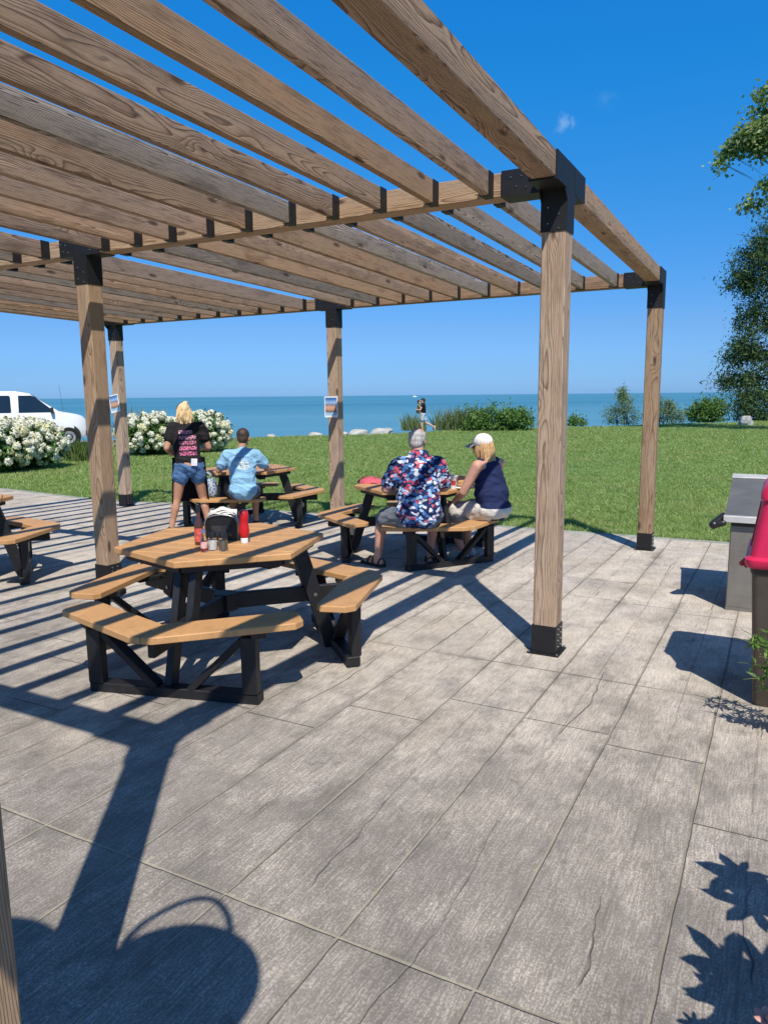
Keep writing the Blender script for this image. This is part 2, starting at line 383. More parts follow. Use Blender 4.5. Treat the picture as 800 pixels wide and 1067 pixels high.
# patio: stamped concrete planks
def patio_mat():
    q = N('stamped_concrete'); o = q.obj(); s = q.sep(o)
    wob = q.noise(q.scale(o, (2.2, 1.2, 1)), 1.0, 3, .6).outputs['Color']; ws = q.sep(wob)
    x = q.math('ADD', s[0], q.math('MULTIPLY', q.math('SUBTRACT', ws[0], .5), .022))
    y = q.math('ADD', s[1], q.math('MULTIPLY', q.math('SUBTRACT', ws[1], .5), .02))
    u = q.math('DIVIDE', q.math('ADD', x, .207), .4335); st = q.math('FLOOR', u); fx = q.math('FRACT', u)
    dx = q.math('MULTIPLY', q.math('MINIMUM', fx, q.math('SUBTRACT', 1.0, fx)), .4335)
    v = q.math('DIVIDE', q.math('SUBTRACT', y, 1.70), 2.53); fv = q.math('FRACT', v)
    dyf = q.math('MULTIPLY', q.math('MINIMUM', fv, q.math('SUBTRACT', 1.0, fv)), 2.53)
    wn = q.t.nodes.new('ShaderNodeTexWhiteNoise'); wn.noise_dimensions = '1D'; q.set(wn.inputs['W'], st); rs = wn.outputs['Value']
    fs = q.math('FRACT', q.math('ADD', v, q.math('ADD', .25, q.math('MULTIPLY', rs, .5))))
    dys = q.math('MULTIPLY', q.math('MINIMUM', fs, q.math('SUBTRACT', 1.0, fs)), 2.53)
    big = q.noise(q.scale(o, (1, 1, 1)), .75, 4, .6).outputs[0]
    patchn = q.noise(q.scale(o, (1, .7, 1)), 2.6, 8, .72).outputs[0]
    jw = q.math('ADD', .0015, q.math('MULTIPLY', q.noise(o, 9.0, 4, .7).outputs[0], .0125))
    def line(d, k=1.0):
        return q.math('SUBTRACT', 1.0, q.math('DIVIDE', d, q.math('MULTIPLY', jw, k)), clamp=True)
    jx = q.math('MINIMUM', 1.0, q.math('MULTIPLY', line(dx), 1.8)); jf = q.math('MINIMUM', 1.0, q.math('MULTIPLY', line(dyf), 1.8)); js = q.math('MULTIPLY', line(dys, .75), 1.3, clamp=True)
    # a wandering false plank seam inside some strips
    cn = q.noise(q.comb(q.math('MULTIPLY', st, 5.3), q.math('MULTIPLY', s[1], .9), 0.0), 1.0, 4, .62).outputs[0]
    cx = q.math('ABSOLUTE', q.math('SUBTRACT', fx, q.math('ADD', .5, q.math('MULTIPLY', q.math('SUBTRACT', cn, .5), .55))))
    on = q.sstep(q.noise(q.comb(q.math('MULTIPLY', st, 3.7), q.math('MULTIPLY', s[1], .75), 4.0), 1.0, 3, .6).outputs[0], .49, .57)
    crack = q.math('MULTIPLY', q.sstep(cx, .010, .002), on)
    # stamped grain: short wavy streaks along the plank
    gv = q.vadd(q.scale(o, (1, 1, 1)), q.scale(q.noise(o, 3.4, 3, .55).outputs['Color'], (.045, .03, 0)))
    g1 = q.noise(q.scale(gv, (135, 9, 1)), 1.0, 4, .62, .35).outputs[0]
    g2 = q.noise(q.scale(gv, (150, 95, 1)), 1.0, 5, .78).outputs[0]
    grain = q.math('ADD', q.math('MULTIPLY', g1, .36), q.math('MULTIPLY', g2, .64))
    worn = q.noise(q.scale(o, (1, .6, 1)), 2.1, 8, .78).outputs[0]
    base = q.ramp(patchn, [(.28, (.43, .38, .315)), (.5, (.55, .49, .41)), (.72, (.63, .565, .475))])
    base = q.mix(q.math('MULTIPLY', q.sstep(big, .52, .68), .40), base, (.56, .47, .35))
    base = q.mix(q.math('MULTIPLY', q.sstep(q.noise(o, 1.7, 4, .6).outputs[0], .52, .70), .22), base, (.43, .39, .42))
    base = q.mix(q.math('MULTIPLY', rs, .22), base, (.29, .272, .25))
    # grime, with the view-angle and vignette darkening near the camera painted in as well
    near_side = q.sstep(q.math('ADD', s[1], q.math('MULTIPLY', q.math('SUBTRACT', big, .5), 5.0)), 5.2, 1.4)
    near_mottle = q.math('MULTIPLY', near_side, q.math('ADD', .35, patchn)); hollow = q.sstep(q.math('SUBTRACT', grain, q.math('MULTIPLY', near_mottle, .05)), .545, .425)
    gm_n = q.noise(q.scale(o, (1, .7, 1)), 4.2, 8, .76).outputs[0]
    grime = q.math('MULTIPLY', q.sstep(q.math('ADD', gm_n, q.math('MULTIPLY', near_side, .17)), .48, .74), .58)
    base = q.mix(grime, base, (.19, .173, .155))
    base = q.mix(q.math('MULTIPLY', hollow, q.math('ADD', .52, q.math('MULTIPLY', near_side, .22))), base, (.155, .136, .117))
    sandn = q.noise(o, 1.1, 3, .6).outputs[0]
    halo = q.math('MULTIPLY', q.sstep(q.math('MINIMUM', dx, dyf), .07, .0), q.sstep(gm_n, .42, .62)); base = q.mix(q.math('MULTIPLY', halo, .45), base, (.16, .145, .125))
    hv = q.t.nodes.new('ShaderNodeHueSaturation'); q.set(hv.inputs['Color'], base); q.set(hv.inputs['Value'], q.math('ADD', .80, q.math('MULTIPLY', q.sstep(worn, .30, .70), .46))); base = hv.outputs[0]
    base = q.mix(q.math('MULTIPLY', q.sstep(q.noise(q.scale(o, (1, 1, 1)), 5.5, 5, .7).outputs[0], .60, .70), .35), base, (.085, .078, .07))
    jc = q.mix(q.math('ADD', q.math('MULTIPLY', q.sstep(sandn, .42, .58), .6), q.math('MULTIPLY', near_side, .45), 0.0, True), (.12, .10, .075), (.40, .355, .26))
    jfc = q.mix(q.sstep(sandn, .38, .50), (.13, .115, .09), (.40, .355, .26))
    sm_ = q.math('ABSOLUTE', q.math('SUBTRACT', q.math('ADD', fx, q.math('MULTIPLY', q.math('SUBTRACT', cn, .5), .10)), q.math('ADD', .40, q.math('MULTIPLY', q.math('FRACT', q.math('MULTIPLY', rs, 5.7)), .2))))
    seam = q.math('MULTIPLY', q.math('MULTIPLY', q.sstep(sm_, .016, .004), q.sstep(gm_n, .36, .52)), q.sstep(q.math('FRACT', q.math('MULTIPLY', rs, 9.1)), .25, .3))
    base = q.mix(q.math('MULTIPLY', seam, .5), base, (.16, .14, .115))
    base = q.mix(q.math('MULTIPLY', js, .7), base, (.13, .115, .09)); base = q.mix(q.math('MULTIPLY', crack, q.sstep(patchn, .40, .55)), base, (.12, .105, .095))
    base = q.mix(q.math('MULTIPLY', jx, .62), base, jc); base = q.mix(q.math('MULTIPLY', jf, .66), base, jfc)
    hgt = q.math('SUBTRACT', q.math('MULTIPLY', grain, .55), q.math('ADD', q.math('MAXIMUM', jx, q.math('MAXIMUM', jf, js)), q.math('MULTIPLY', crack, .8)))
    q.bump(hgt, .75, .011)
    return q.base(base, .85, .2)
PATIO = patio_mat()

def leafmat(name, cols, trans=.35, rough=.5, spec=.25):
    q = N(name); ge = q.t.nodes.new('ShaderNodeNewGeometry'); ri = ge.outputs['Random Per Island']
    n_ = len(cols); col = q.ramp(ri, [((i+.5)/n_, c) for i, c in enumerate(cols)])
    if name == 'grass_blades':
        pn = q.noise(q.obj(), .55, 4, .65).outputs[0]; pn2 = q.noise(q.obj(), 2.3, 3, .6).outputs[0]
        col = q.mix(q.math('MULTIPLY', q.sstep(pn, .5, .72), .55), col, (.40, .40, .18)); col = q.mix(q.math('MULTIPLY', q.sstep(pn2, .5, .7), .3), col, (.09, .19, .05))
    q.base(col, rough, spec)
    tr = q.t.nodes.new('ShaderNodeBsdfTranslucent'); q.set(tr.inputs[0], q.mix(1.0, col, (1.25, 1.3, .6), 'MULTIPLY'))
    mx = q.t.nodes.new('ShaderNodeMixShader'); mx.inputs[0].default_value = trans
    q.t.links.new(q.p.outputs[0], mx.inputs[1]); q.t.links.new(tr.outputs[0], mx.inputs[2]); q.t.links.new(mx.outputs[0], q.out.inputs[0])
    return q.m
GRASS = leafmat('grass_blades', [(.19, .275, .07), (.255, .365, .095), (.33, .44, .13), (.22, .315, .09), (.47, .52, .26)], .42, .45, .45)
LAWN_SOIL = plain('turf_thatch', (.10, .17, .045), .95, .1, 0, .35, 3)
BARK = plain('bark', (.10, .08, .06), .9, .2, 0, .35, 6, .6, 30)

# ------------------------------------------------------------------ lawn, patio, lake
SH0 = Vector((-20.0, 27.3)); SHN = Vector((-.79, .61)).normalized()      # shore line and the way to the water
def shore_d(x, y): return (x-SH0.x)*SHN.x + (y-SH0.y)*SHN.y + .35*np.sin(x*.9+y*.35)+.25*np.sin(x*.31-y*.6)
def coords(a, b, fine, lo, hi):
    c = list(np.arange(a, b+1e-6, fine)); st = fine
    v = a; L = []
    while v > lo: st *= 1.4; v -= st; L.append(v)
    st = fine; v = b; H = []
    while v < hi: st *= 1.4; v += st; H.append(v)
    return np.array(L[::-1]+c+H)
xs = coords(-45, 25, .5, -2500, 2500); ys = coords(-12, 62, .5, -2500, 2500)
X, Y = np.meshgrid(xs, ys, indexing='ij'); D = shore_d(X, Y)
Z = -.016*(np.minimum(Y, 13.25)-4.5); Z = np.where(Y < -12, -.016*(-12-4.5), Z)
t = np.clip(D/3.5, 0, 1); t = t*t*(3-2*t); Z = Z - .02 - 3.2*t
Z = Z + np.where(D < -1, 0.02*np.sin(X*.35)*np.sin(Y*.27)*np.clip((Y-12)/6, 0, 1), 0)
nx, ny = X.shape; V = np.stack([X, Y, Z], -1).reshape(-1, 3)
I = np.arange(nx*ny).reshape(nx, ny); F = np.stack([I[:-1, :-1], I[1:, :-1], I[1:, 1:], I[:-1, 1:]], -1).reshape(-1, 4)
cz = V[F].mean(1)
under = (cz[:, 0] > -24) & (cz[:, 0] < 9) & (cz[:, 1] > -8) & (cz[:, 1] < 8.3)
lawn = struct(link('lawn', np_mesh('lawn', V, F[~under], 4), LAWN_SOIL))

EDGE = [(-26, 9.6), (-13.2, 9.29), (-10.6, 8.95), (-9.5, 9.0), (-8.8, 9.16), (-5.9, 9.24), (-3.2, 9.37), (-.4, 9.42), (9.5, 9.5)]
def edge_y(x):
    return np.interp(x, [e[0] for e in EDGE], [e[1] for e in EDGE])
px_ = np.unique(np.concatenate([np.linspace(-26, 9.5, 60), [e[0] for e in EDGE]]))
def strip_sheet(name, mat, fy0, fy1, dz, thick):
    b = MB(); V = []; n = len(px_)
    ysub = np.linspace(0, 1, 12)
    for x in px_:
        a0, a1 = fy0(x), fy1(x)
        for k in ysub:
            y = a0+(a1-a0)*k; V.append((x, y, G(y)+dz))
    m = len(ysub); Fq = [(i*m+j, (i+1)*m+j, (i+1)*m+j+1, i*m+j+1) for i in range(n-1) for j in range(m-1)]
    b.add(V, Fq)
    lo = [(x, fy1(x), G(fy1(x))+dz-thick) for x in px_]; o = len(V)
    b.add([(x, fy1(x), G(fy1(x))+dz) for x in px_]+lo, [(i+1, i, n+i, n+i+1) for i in range(n-1)])
    return struct(b.build(name, mat))
strip_sheet('patio', PATIO, lambda x: -9.0, lambda x: float(edge_y(x))-.16, 0.0, .12)
KERB = plain('edging_concrete', (.30, .315, .27), .9, .2, 0, .3, 5, .4, 60)
strip_sheet('patio_edging', KERB, lambda x: float(edge_y(x))-.16, lambda x: float(edge_y(x)), -.004, .12)

# lake
def lake_mat():
    q = N('lake_water'); o = q.obj()
    n1 = q.noise(q.scale(o, (.05, .11, 1)), 1.0, 4, .6).outputs[0]
    mp = q.n('Mapping'); mp.inputs['Rotation'].default_value = (0, 0, R(-28)); q.set(mp.inputs['Vector'], o); ro = mp.outputs[0]
    n2 = q.noise(q.scale(ro, (.0016, .011, 1)), 1.0, 5, .62).outputs[0]; n3 = q.noise(q.scale(ro, (.012, .10, 1)), 1.0, 4, .6).outputs[0]
    col = q.ramp(n2, [(.34, (.045, .17, .22)), (.66, (.09, .26, .30))])
    col = q.mix(q.math('MULTIPLY', q.sstep(n1, .45, .7), .35), col, (.05, .20, .29))
    col = q.mix(q.math('MULTIPLY', q.sstep(n3, .44, .62), .5), col, (.03, .145, .205))
    ss = q.sep(o); off = q.math('ADD', q.math('MULTIPLY', ss[0], SHN.x), q.math('MULTIPLY', ss[1], SHN.y))
    col = q.mix(q.math('MULTIPLY', q.sstep(off, 320, 40), .75), col, (.10, .255, .32))       # paler towards the shore
    r1 = q.noise(q.scale(o, (.9, 1.6, 1)), 1.0, 4, .65).outputs[0]
    q.bump(r1, .55, .25)
    return q.base(col, .32, .22)
b = MB(); b.add([(-26000, -500, -2.35), (26000, -500, -2.35), (26000, 30000, -2.35), (-26000, 30000, -2.35)], [(0, 1, 2, 3)])
struct(b.build('lake', lake_mat()))

# grass blades: nearer the camera small and dense, farther off larger and sparser
def grass():
    n = 760000
    ang = rng.uniform(-.80, .72, n)                      # left is positive
    th = yaw - ang
    u = rng.random(n); d0, d1 = 8.0, 58.0
    d = d0*(d1/d0)**(u**.85)
    x = -np.sin(th)*d; y = np.cos(th)*d
    sd = shore_d(x, y)
    keep = (y > edge_y(x)+.01-.05*rng.random(n)**3) & (sd < .9)
    x, y, d, sd = x[keep], y[keep], d[keep], sd[keep]; n = len(x)
    z = -.016*(np.minimum(y, 13.25)-4.5)-.02
    t = np.clip(sd/3.5, 0, 1); z = z-3.2*t*t*(3-2*t)
    clump = .5+.5*np.sin(x*3.1+np.sin(y*2.3)*2)*np.sin(y*2.7+np.sin(x*1.7)*2)
    hgt = (.024+.022*rng.random(n)+.018*clump)*(1+np.clip((d-15)/60, 0, .6))
    near_edge = np.clip(1-(y-edge_y(x))/.25, 0, 1); hgt *= 1+.35*near_edge
    wd = .0049*(d/9.0)**.95*(.7+.6*rng.random(n))
    az = rng.uniform(0, 2*np.pi, n); ln = rng.normal(0, .95, (n, 2))*hgt[:, None]
    cx, cy = np.cos(az)*wd, np.sin(az)*wd
    V = np.zeros((n, 3, 3)); V[:, 0] = np.stack([x-cx, y-cy, z], -1); V[:, 1] = np.stack([x+cx, y+cy, z], -1)
    V[:, 2] = np.stack([x+ln[:, 0], y+ln[:, 1], z+hgt], -1)
    o = link('grass', np_mesh('grass', V.reshape(-1, 3), np.arange(3*n).reshape(n, 3), 3), GRASS); o['kind'] = 'stuff'
    o['label'] = 'mown green lawn grass beyond the patio'
grass()

# ------------------------------------------------------------------ leaf helper
def leaves(P, size, aspect=.45, up=.3, out=None, jitter=.35, droop=0.0):
    """diamond leaves folded along the midrib at points P (n,3)"""
    n = len(P); s = size*(1+jitter*rng.uniform(-1, 1, n))
    nrm = rng.normal(0, 1, (n, 3)); nrm[:, 2] += up*2
    if out is not None: nrm += out*1.0
    nrm /= np.linalg.norm(nrm, axis=1)[:, None]
    a = rng.normal(0, 1, (n, 3)); a[:, 2] -= droop*2
    a -= nrm*(a*nrm).sum(1)[:, None]; a /= np.linalg.norm(a, axis=1)[:, None]+1e-9
    bq = np.cross(nrm, a)
    L = a*s[:, None]; Wd = bq*(s*aspect)[:, None]
    V = np.zeros((n, 4, 3)); V[:, 0] = P; V[:, 1] = P+L*.45+Wd*.5+nrm*(s*.06)[:, None]; V[:, 2] = P+L; V[:, 3] = P+L*.45-Wd*.5+nrm*(s*.06)[:, None]
    return V.reshape(-1, 3), np.arange(4*n).reshape(n, 4)
def shell_pts(n, c, rad, inner=.45, flat=True):
    v = rng.normal(0, 1, (n, 3)); v /= np.linalg.norm(v, axis=1)[:, None]
    r_ = inner+(1-inner)*rng.random(n)**.6
    P = v*r_[:, None]*np.array(rad)+np.array(c)
    return P, v
def clumped(nc, per, c, rad, crad, inner=.5):
    """leaf clumps spread through an ellipsoid"""
    cc, vv = shell_pts(nc, c, rad, inner)
    k = np.repeat(np.arange(nc), per); sz = crad*(.5+rng.random(nc))
    off = rng.normal(0, .5, (len(k), 3))*sz[k][:, None]*np.array([1, 1, .9])
    return cc[k]+off, vv[k]

# ------------------------------------------------------------------ pergola
PX = [-1.257, -5.245, -9.225]; PY = [.69, 4.582, 8.50]; PW = .148
HB, HT = 2.829, 2.966                                    # underside and top of the beams above each row's level
perg = thing('pergola', 'large open timber pergola with black steel brackets shading the picnic tables', 'pergola', (0, 0, 0))
def gz(y): return G(y)
def zc(y): return G(y)+(HB+HT)/2
def timber(name, a, b, wd, ht, mat, parent, ch=.005, rollj=0.0):
    a, b = Vector(a), Vector(b); d = b-a; L = d.length
    bb = MB(); bb.box((0, 0, 0), (L, wd, ht), None, ch)
    o = bb.build(name, mat, parent, (a+b)/2)
    o.rotation_euler = (rollj, -math.atan2(d.z, math.hypot(d.x, d.y)), math.atan2(d.y, d.x)); return o
SLV = .158; HS = 2.596
def bracket_mesh(arms, AL=.325):
    """steel post cap: sleeve on the post, boxed arms along the beams with a stepped gusset, bolt heads"""
    b = MB(); t = .005; hs = SLV/2
    b.box((0, 0, (HS+HT)/2+.004), (SLV, SLV, HT-HS+.012), None, 0)
    for (dx, dy) in arms:
        L = AL; c = hs+(L-hs)/2; ln = L-hs
        if dx: b.box((dx*c, 0, (HB+HT)/2), (ln, SLV+.004, HT-HB+.014))
        else: b.box((0, dy*c, (HB+HT)/2), (SLV+.004, ln, HT-HB+.014))
        # gusset under the arm
        if dx: continue
        g = .06
        for s in (-1, 1):
            q0 = hs; q1 = hs+g; z0 = HB-.008; z1 = HB-.07
            if dx:
                V = [(dx*q0, s*hs, z0), (dx*q1, s*hs, z0), (dx*q0, s*hs, z1), (dx*q0, s*(hs-t), z0), (dx*q1, s*(hs-t), z0), (dx*q0, s*(hs-t), z1)]
            else:
                V = [(s*hs, dy*q0, z0), (s*hs, dy*q1, z0), (s*hs, dy*q0, z1), (s*(hs-t), dy*q0, z0), (s*(hs-t), dy*q1, z0), (s*(hs-t), dy*q0, z1)]
            b.add(V, [(0, 1, 2), (5, 4, 3), (0, 3, 4, 1), (1, 4, 5, 2), (2, 5, 3, 0)])
    b.mi = 1
    def bolt(p, n_):
        p = Vector(p); n_ = Vector(n_); b.tube([p, p+n_*.006], [.0052, .004], 6)
    for (x, z) in ((-.035, -.10), (.03, -.14), (-.035, -.19), (.03, -.22)):
        bolt((x, -hs, HB+z), (0, -1, 0)); bolt((-hs, x, HB+z), (-1, 0, 0))
    for (dx, dy) in arms:
        for (q, z) in ((.13, .03), (.16, .09), (.19, .04), (.215, .10)) if AL < .3 else ((.17, .035), (.20, .10), (.23, .045), (.265, .10)):
            if dx: bolt((dx*q, -hs-.002, HB+z), (0, -1, 0))
            else: bolt((-hs-.002, dy*q, HB+z), (-1, 0, 0))
    return b.mesh('top_bracket')
def foot_mesh():
    b = MB(); b.box((0, 0, .095), (SLV, SLV, .19)); b.box((0, 0, .005), (.205, .205, .010))
    b.mi = 1
    for s in (-1, 1):
        for u in (-1, 1): b.tube([(s*.091, u*.091, .009), (s*.091, u*.091, .022)], .007, 6)
    for z in (.05, .09, .13, .165):
        for x in (-.03, .03): b.tube([(SLV/2, x, z), (SLV/2+.006, x, z)], .007, 6)
    return b.mesh('post_base')
fm = foot_mesh(); posts = {}
for i, x in enumerate(PX):
    for j, y in enumerate(PY):
        b = MB(); L = HB+.02; b.box((0, 0, 0), (L, PW, PW), None, .007)
        p = b.build('post', W_POST, perg, (x, y, gz(y)+L/2)); p.rotation_euler = (0, -math.pi/2, 0); posts[(i, j)] = p
        inv = Matrix.Rotation(math.pi/2, 4, 'Y')
        o = link('post_base', fm, [BLACK_STEEL, BOLT], p); o.matrix_local = inv @ Matrix.Translation((0, 0, -L/2))
        arms = []
        if i > 0: arms.append((1, 0))
        if i < 2: arms.append((-1, 0))
        if i in (0, 2):
            if j > 0: arms.append((0, -1))
            if j < 2: arms.append((0, 1))
        o = link('top_bracket', bracket_mesh(arms, .325 if i != 1 else .235), [BLACK_STEEL, BOLT], p); o.matrix_local = inv @ Matrix.Translation((0, 0, -L/2))
for j, y in enumerate(PY):
    for i in range(2):
        timber('beam', (PX[i]-.0, y, zc(y)), (PX[i+1], y, zc(y)), .142, HT-HB, W_POST if j == 1 else W_RAFT, perg)
for i in (0, 2):
    for j in range(2):
        timber('beam', (PX[i], PY[j], zc(PY[j])), (PX[i], PY[j+1], zc(PY[j+1])), .142, HT-HB, W_RAFT, perg)
RW, RH = .044, .139
hm = MB(); hl = .085
for s in (-1, 1): hm.box((0, s*(RW/2+.002), 0), (hl, .003, RH+.004))
hm.box((0, 0, -RH/2-.003), (hl, RW+.008, .003)); hm = hm.mesh('hanger'); hm.materials.append(BLACK_STEEL)
for j in range(2):
    y0, y1 = PY[j]+.0725, PY[j+1]-.0725
    for i in range(2):
        for k in range(1, 11):
            x = PX[i]-.035-k*(PX[i]-PX[i+1])/11.0+random.uniform(-.008, .008)
            za = G(PY[j])+HT+.002-RH/2; zb = G(PY[j+1])+HT+.002-RH/2
            mt = W_GREY if (j == 1 and (i == 0 and k in (1, 2, 3, 5) or (k+i) % 4 == 1)) or random.random() < .05 else W_RAFT
            o = timber('rafter', (x, y0, za+random.uniform(-.003, .003)), (x, y1, zb+random.uniform(-.003, .003)), RW, RH, mt, perg, .003, random.uniform(-.02, .02))
            L = y1-y0
            for s in (-1, 1): link('hanger', hm, None, o, (s*(L/2-hl/2-.001), 0, 0))
# end plates of the hangers on the beams are part of each hanger strip

# ------------------------------------------------------------------ picnic tables
def P2(a, r_): return (r_*math.cos(R(a)), r_*math.sin(R(a)))
def clip_poly(poly, n, d):
    """keep the part of poly with p.n <= d"""
    out = []
    for i in range(len(poly)):
        a, b_ = poly[i-1], poly[i]; da = a[0]*n[0]+a[1]*n[1]-d; db = b_[0]*n[0]+b_[1]*n[1]-d
        if (da <= 0) != (db <= 0):
            t = da/(da-db); out.append((a[0]+(b_[0]-a[0])*t, a[1]+(b_[1]-a[1])*t))
        if db <= 0: out.append(b_)
    return out
def make_table(label, mat):
    root = thing('picnic_table', label, 'picnic table', group='hexagonal picnic tables under the pergola')
    # top of boards running square to the first spoke
    hexp = [P2(a, .645) for a in range(0, 360, 60)]; b = MB(); w_ = .139; dn = (math.cos(R(-14)), math.sin(R(-14)))
    dn = (1.0, 0.0)
    for k in range(-5, 5):
        lo, hi = k*w_+.003, (k+1)*w_-.003
        po = clip_poly(clip_poly(hexp, dn, hi), (-dn[0], -dn[1]), -lo)
        if len(po) >= 3: b.prism(po, .712, .75, .006)
    b.build('tabletop', mat, root)
    b = MB()
    for k in range(6):                                    # apron battens under the top
        b.bar((*P2(k*60, .56), .690), (*P2(k*60+60, .56), .690), .04, .042)
    for k in range(3): b.bar((*P2(k*60, .50), .655), (*P2(k*60+180, .50), .655), .085, .028)
    b.build('apron', BLACK_L, root)
    b = MB(); b.prism([P2(a, .085) for a in range(30, 390, 60)], .303, .407, .004); b.build('hub', BLACK_L, root)
    for k in range(3):
        a0 = k*120
        # double bench round one corner
        b = MB()
        for s in (-1, 1):
            ri, ro = .80, 1.065; e = 60*s
            inn0, out0 = Vector(P2(a0, ri)), Vector(P2(a0, ro)); inn1, out1 = Vector(P2(a0+e, ri)), Vector(P2(a0+e, ro))
            dirv = (inn1-inn0).normalized(); tang = Vector((-dirv.y, dirv.x)); tang = tang if tang.dot(Vector(P2(a0, 1))) > 0 else -tang
            g = .002
            ob = out0+dirv*.075                             # chamfered outer corner
            oe = out0+(out1-out0)*.80; ie = inn0+(inn1-inn0)*.93
            oc = oe-dirv*.05; md = oe-tang*.085+dirv*.012
            nrm0 = Vector(P2(a0+90*s, 1))*g
            cm = Vector(P2(a0, ob.dot(Vector(P2(a0, 1)))))
            poly = [inn0+nrm0, cm+nrm0, ob, oc, oe-tang*.05, ie-dirv*.02+tang*.03, ie-dirv*.06]
            poly = [(p.x, p.y) for p in poly]
            ar = sum(poly[i-1][0]*poly[i][1]-poly[i][0]*poly[i-1][1] for i in range(len(poly)))
            if ar < 0: poly = poly[::-1]
            b.prism(poly, .412, .45, .005)
        b.build('bench', mat, root)
        u = Vector((*P2(a0, 1), 0)); v = Vector((*P2(a0+90, 1), 0))
        # spoke arm from hub to under the bench corner
        b = MB(); b.bar(u*.06+Vector((0, 0, .355)), u*.93+Vector((0, 0, .355)), .042, .10)
        b.build('support_arm', BLACK_L, root)
        for s, lo in ((-1, 0.0), (1, .30)):                 # two splayed legs clamp the arm; one runs to the ground rail
            b = MB(); rt_, rb_ = .46, .675
            f = 1-lo/.70; rbb = rt_+(rb_-rt_)*f
            b.bar(u*rt_+v*(s*.045)+Vector((0, 0, .70)), u*rbb+v*(s*.045)+Vector((0, 0, lo+.0)), .042, .095, .004, u)
            b.mi = 1
            c = u*(rt_+(rb_-rt_)*.5)+v*(s*.066)+Vector((0, 0, .36)); b.tube([c, c+v*(s*.006)], .012, 8)
            b.build('leg', [BLACK_L, BOLT], root)
        b = MB(); rr = .70                                   # ground rail
        b.bar(u*rr-v*.50+Vector((0, 0, .035)), u*rr+v*.50+Vector((0, 0, .035)), .085, .062, .005)
        b.build('ground_rail', BLACK_L, root)
        for s in (-1, 1):
            b = MB(); c = u*(rr+.02)+v*(s*.455)
            b.bar(c+Vector((0, 0, .066)), c+Vector((0, 0, .382)), .085, .062, .004, u); b.build('bench_post', BLACK_L, root)
            b = MB(); b.bar(u*(rr+.005)+v*(s*.10)+Vector((0, 0, .06)), u*(rr+.005)+v*(s*.415)+Vector((0, 0, .36)), .04, .075, .004, u); b.build('brace', BLACK_L, root)
            b = MB(); an = a0+s*60; q0, q1 = Vector((*P2(a0+s*35, .68), .393)), Vector((*P2(a0+s*35, .90), .393)); b.bar(q0, q1, .085, .037); b.build('seat_batten', BLACK_L, root)
        b = MB(); b.bar(u*.78-v*.16+Vector((0, 0, .393)), u*.80+v*.16+Vector((0, 0, .393)), .085, .034); b.build('seat_batten', BLACK_L, root)
    return root
T1 = make_table('nearest cedar coloured hexagonal picnic table, with condiments standing on it', TAN)
T1.location = (-3.05, 3.57, G(3.57)); T1.rotation_euler = (0, 0, R(286))
TABLES = [((-3.41, 7.09), 326, 'hexagonal picnic table where the patterned shirt man and the capped woman sit'),
          ((-6.35, 8.0), 30, 'hexagonal picnic table at the lawn edge where the pale blue tee boy sits'),
          ((-6.70, 3.95), 52, 'hexagonal picnic table cut off by the left edge of the photo')]
for (c, a, lb) in TABLES: dup(T1, (c[0], c[1], G(c[1])), R(a), lb)
TZ = lambda c: G(c[1])+.75

# things on the nearest table
def onT(px, py, c=(-3.05, 3.57)):
    p = gp(px, py, .75); return Vector((p.x, p.y, G(c[1])+.751))
CHROME = plain('chrome', (.8, .8, .8), .18, .5, 1.0, .03)
def glass_mat(name, c, rough=.05, trans=1.0):
    q = N(name); q.base(c, rough, .5); q.p.inputs['Transmission Weight'].default_value = trans; return q.m
GLASS = glass_mat('clear_glass', (.93, .95, .94))
BLACK_P = plain('black_plastic', (.015, .015, .016), .35, .5)
toW = -yaw*0+R(28)                                          # things face the camera side
CAD = onT(233, 562)
cd = thing('napkin_holder', 'black napkin dispenser with a chrome rim on the nearest table', 'napkin holder', CAD, R(30)); cd.scale = (1.12, 1.05, 1.12)
b = MB()
prof = [(-.085, 0), (.085, 0), (.088, .10), (.075, .125), (.04, .138), (0, .142), (-.04, .138), (-.075, .125), (-.088, .10)]
def arch(b, prof, y0, y1):
    n = len(prof); V = [(p[0], y0, p[1]) for p in prof]+[(p[0], y1, p[1]) for p in prof]
    F = [tuple(range(n)), tuple(range(2*n-1, n-1, -1))]+[((i+1) % n, i, n+i, n+(i+1) % n) for i in range(n)]
    b.add(V, F)
arch(b, prof, -.045, .045); b.build('body', BLACK_P, cd, smooth=False)
b = MB(); rim = [(p[0]*1.03, -.05, p[1]*1.02+.001) for p in prof[1:]]+[(prof[0][0]*1.03, -.05, .001)]
b.tube([rim[0]]+rim[1:], .0045, 8); b.build('rim', plain('brushed_rim', (.35, .35, .35), .35, .5, .8), cd, smooth=True)
b = MB(); b.box((0, -.047, .055), (.11, .004, .06)); b.build('face_plate', plain('dark_acrylic', (.03, .035, .04), .12, .6), cd)
NAP = plain('paper_napkin', (.62, .60, .55), .9, .1, 0, .05, 20)
b = MB(); random.seed(3)
for k in range(5):
    V = []; nn = 9; a0 = k*.35-.7
    for i in range(nn):
        for j in range(7):
            u_ = (i/(nn-1)-.5)*2; v_ = (j/6-.5)*2
            V.append((u_*.075, v_*.045+.004*k, .140+.020*(1-u_*u_)*(1-.5*v_*v_)+.006*math.sin(5*u_+a0*3)+.005*k*math.cos(3*v_+k)))
    b.add(V, [(i*7+j, (i+1)*7+j, (i+1)*7+j+1, i*7+j+1) for i in range(nn-1) for j in range(6)])
n_ = b.build('napkins', NAP, None, CAD, (0, 0, R(30)), smooth=True); n_.scale = (1.12, 1.05, 1.12)
tag(n_, 'white paper napkins bulging from the black dispenser on the nearest table', 'napkins')
random.seed(11)
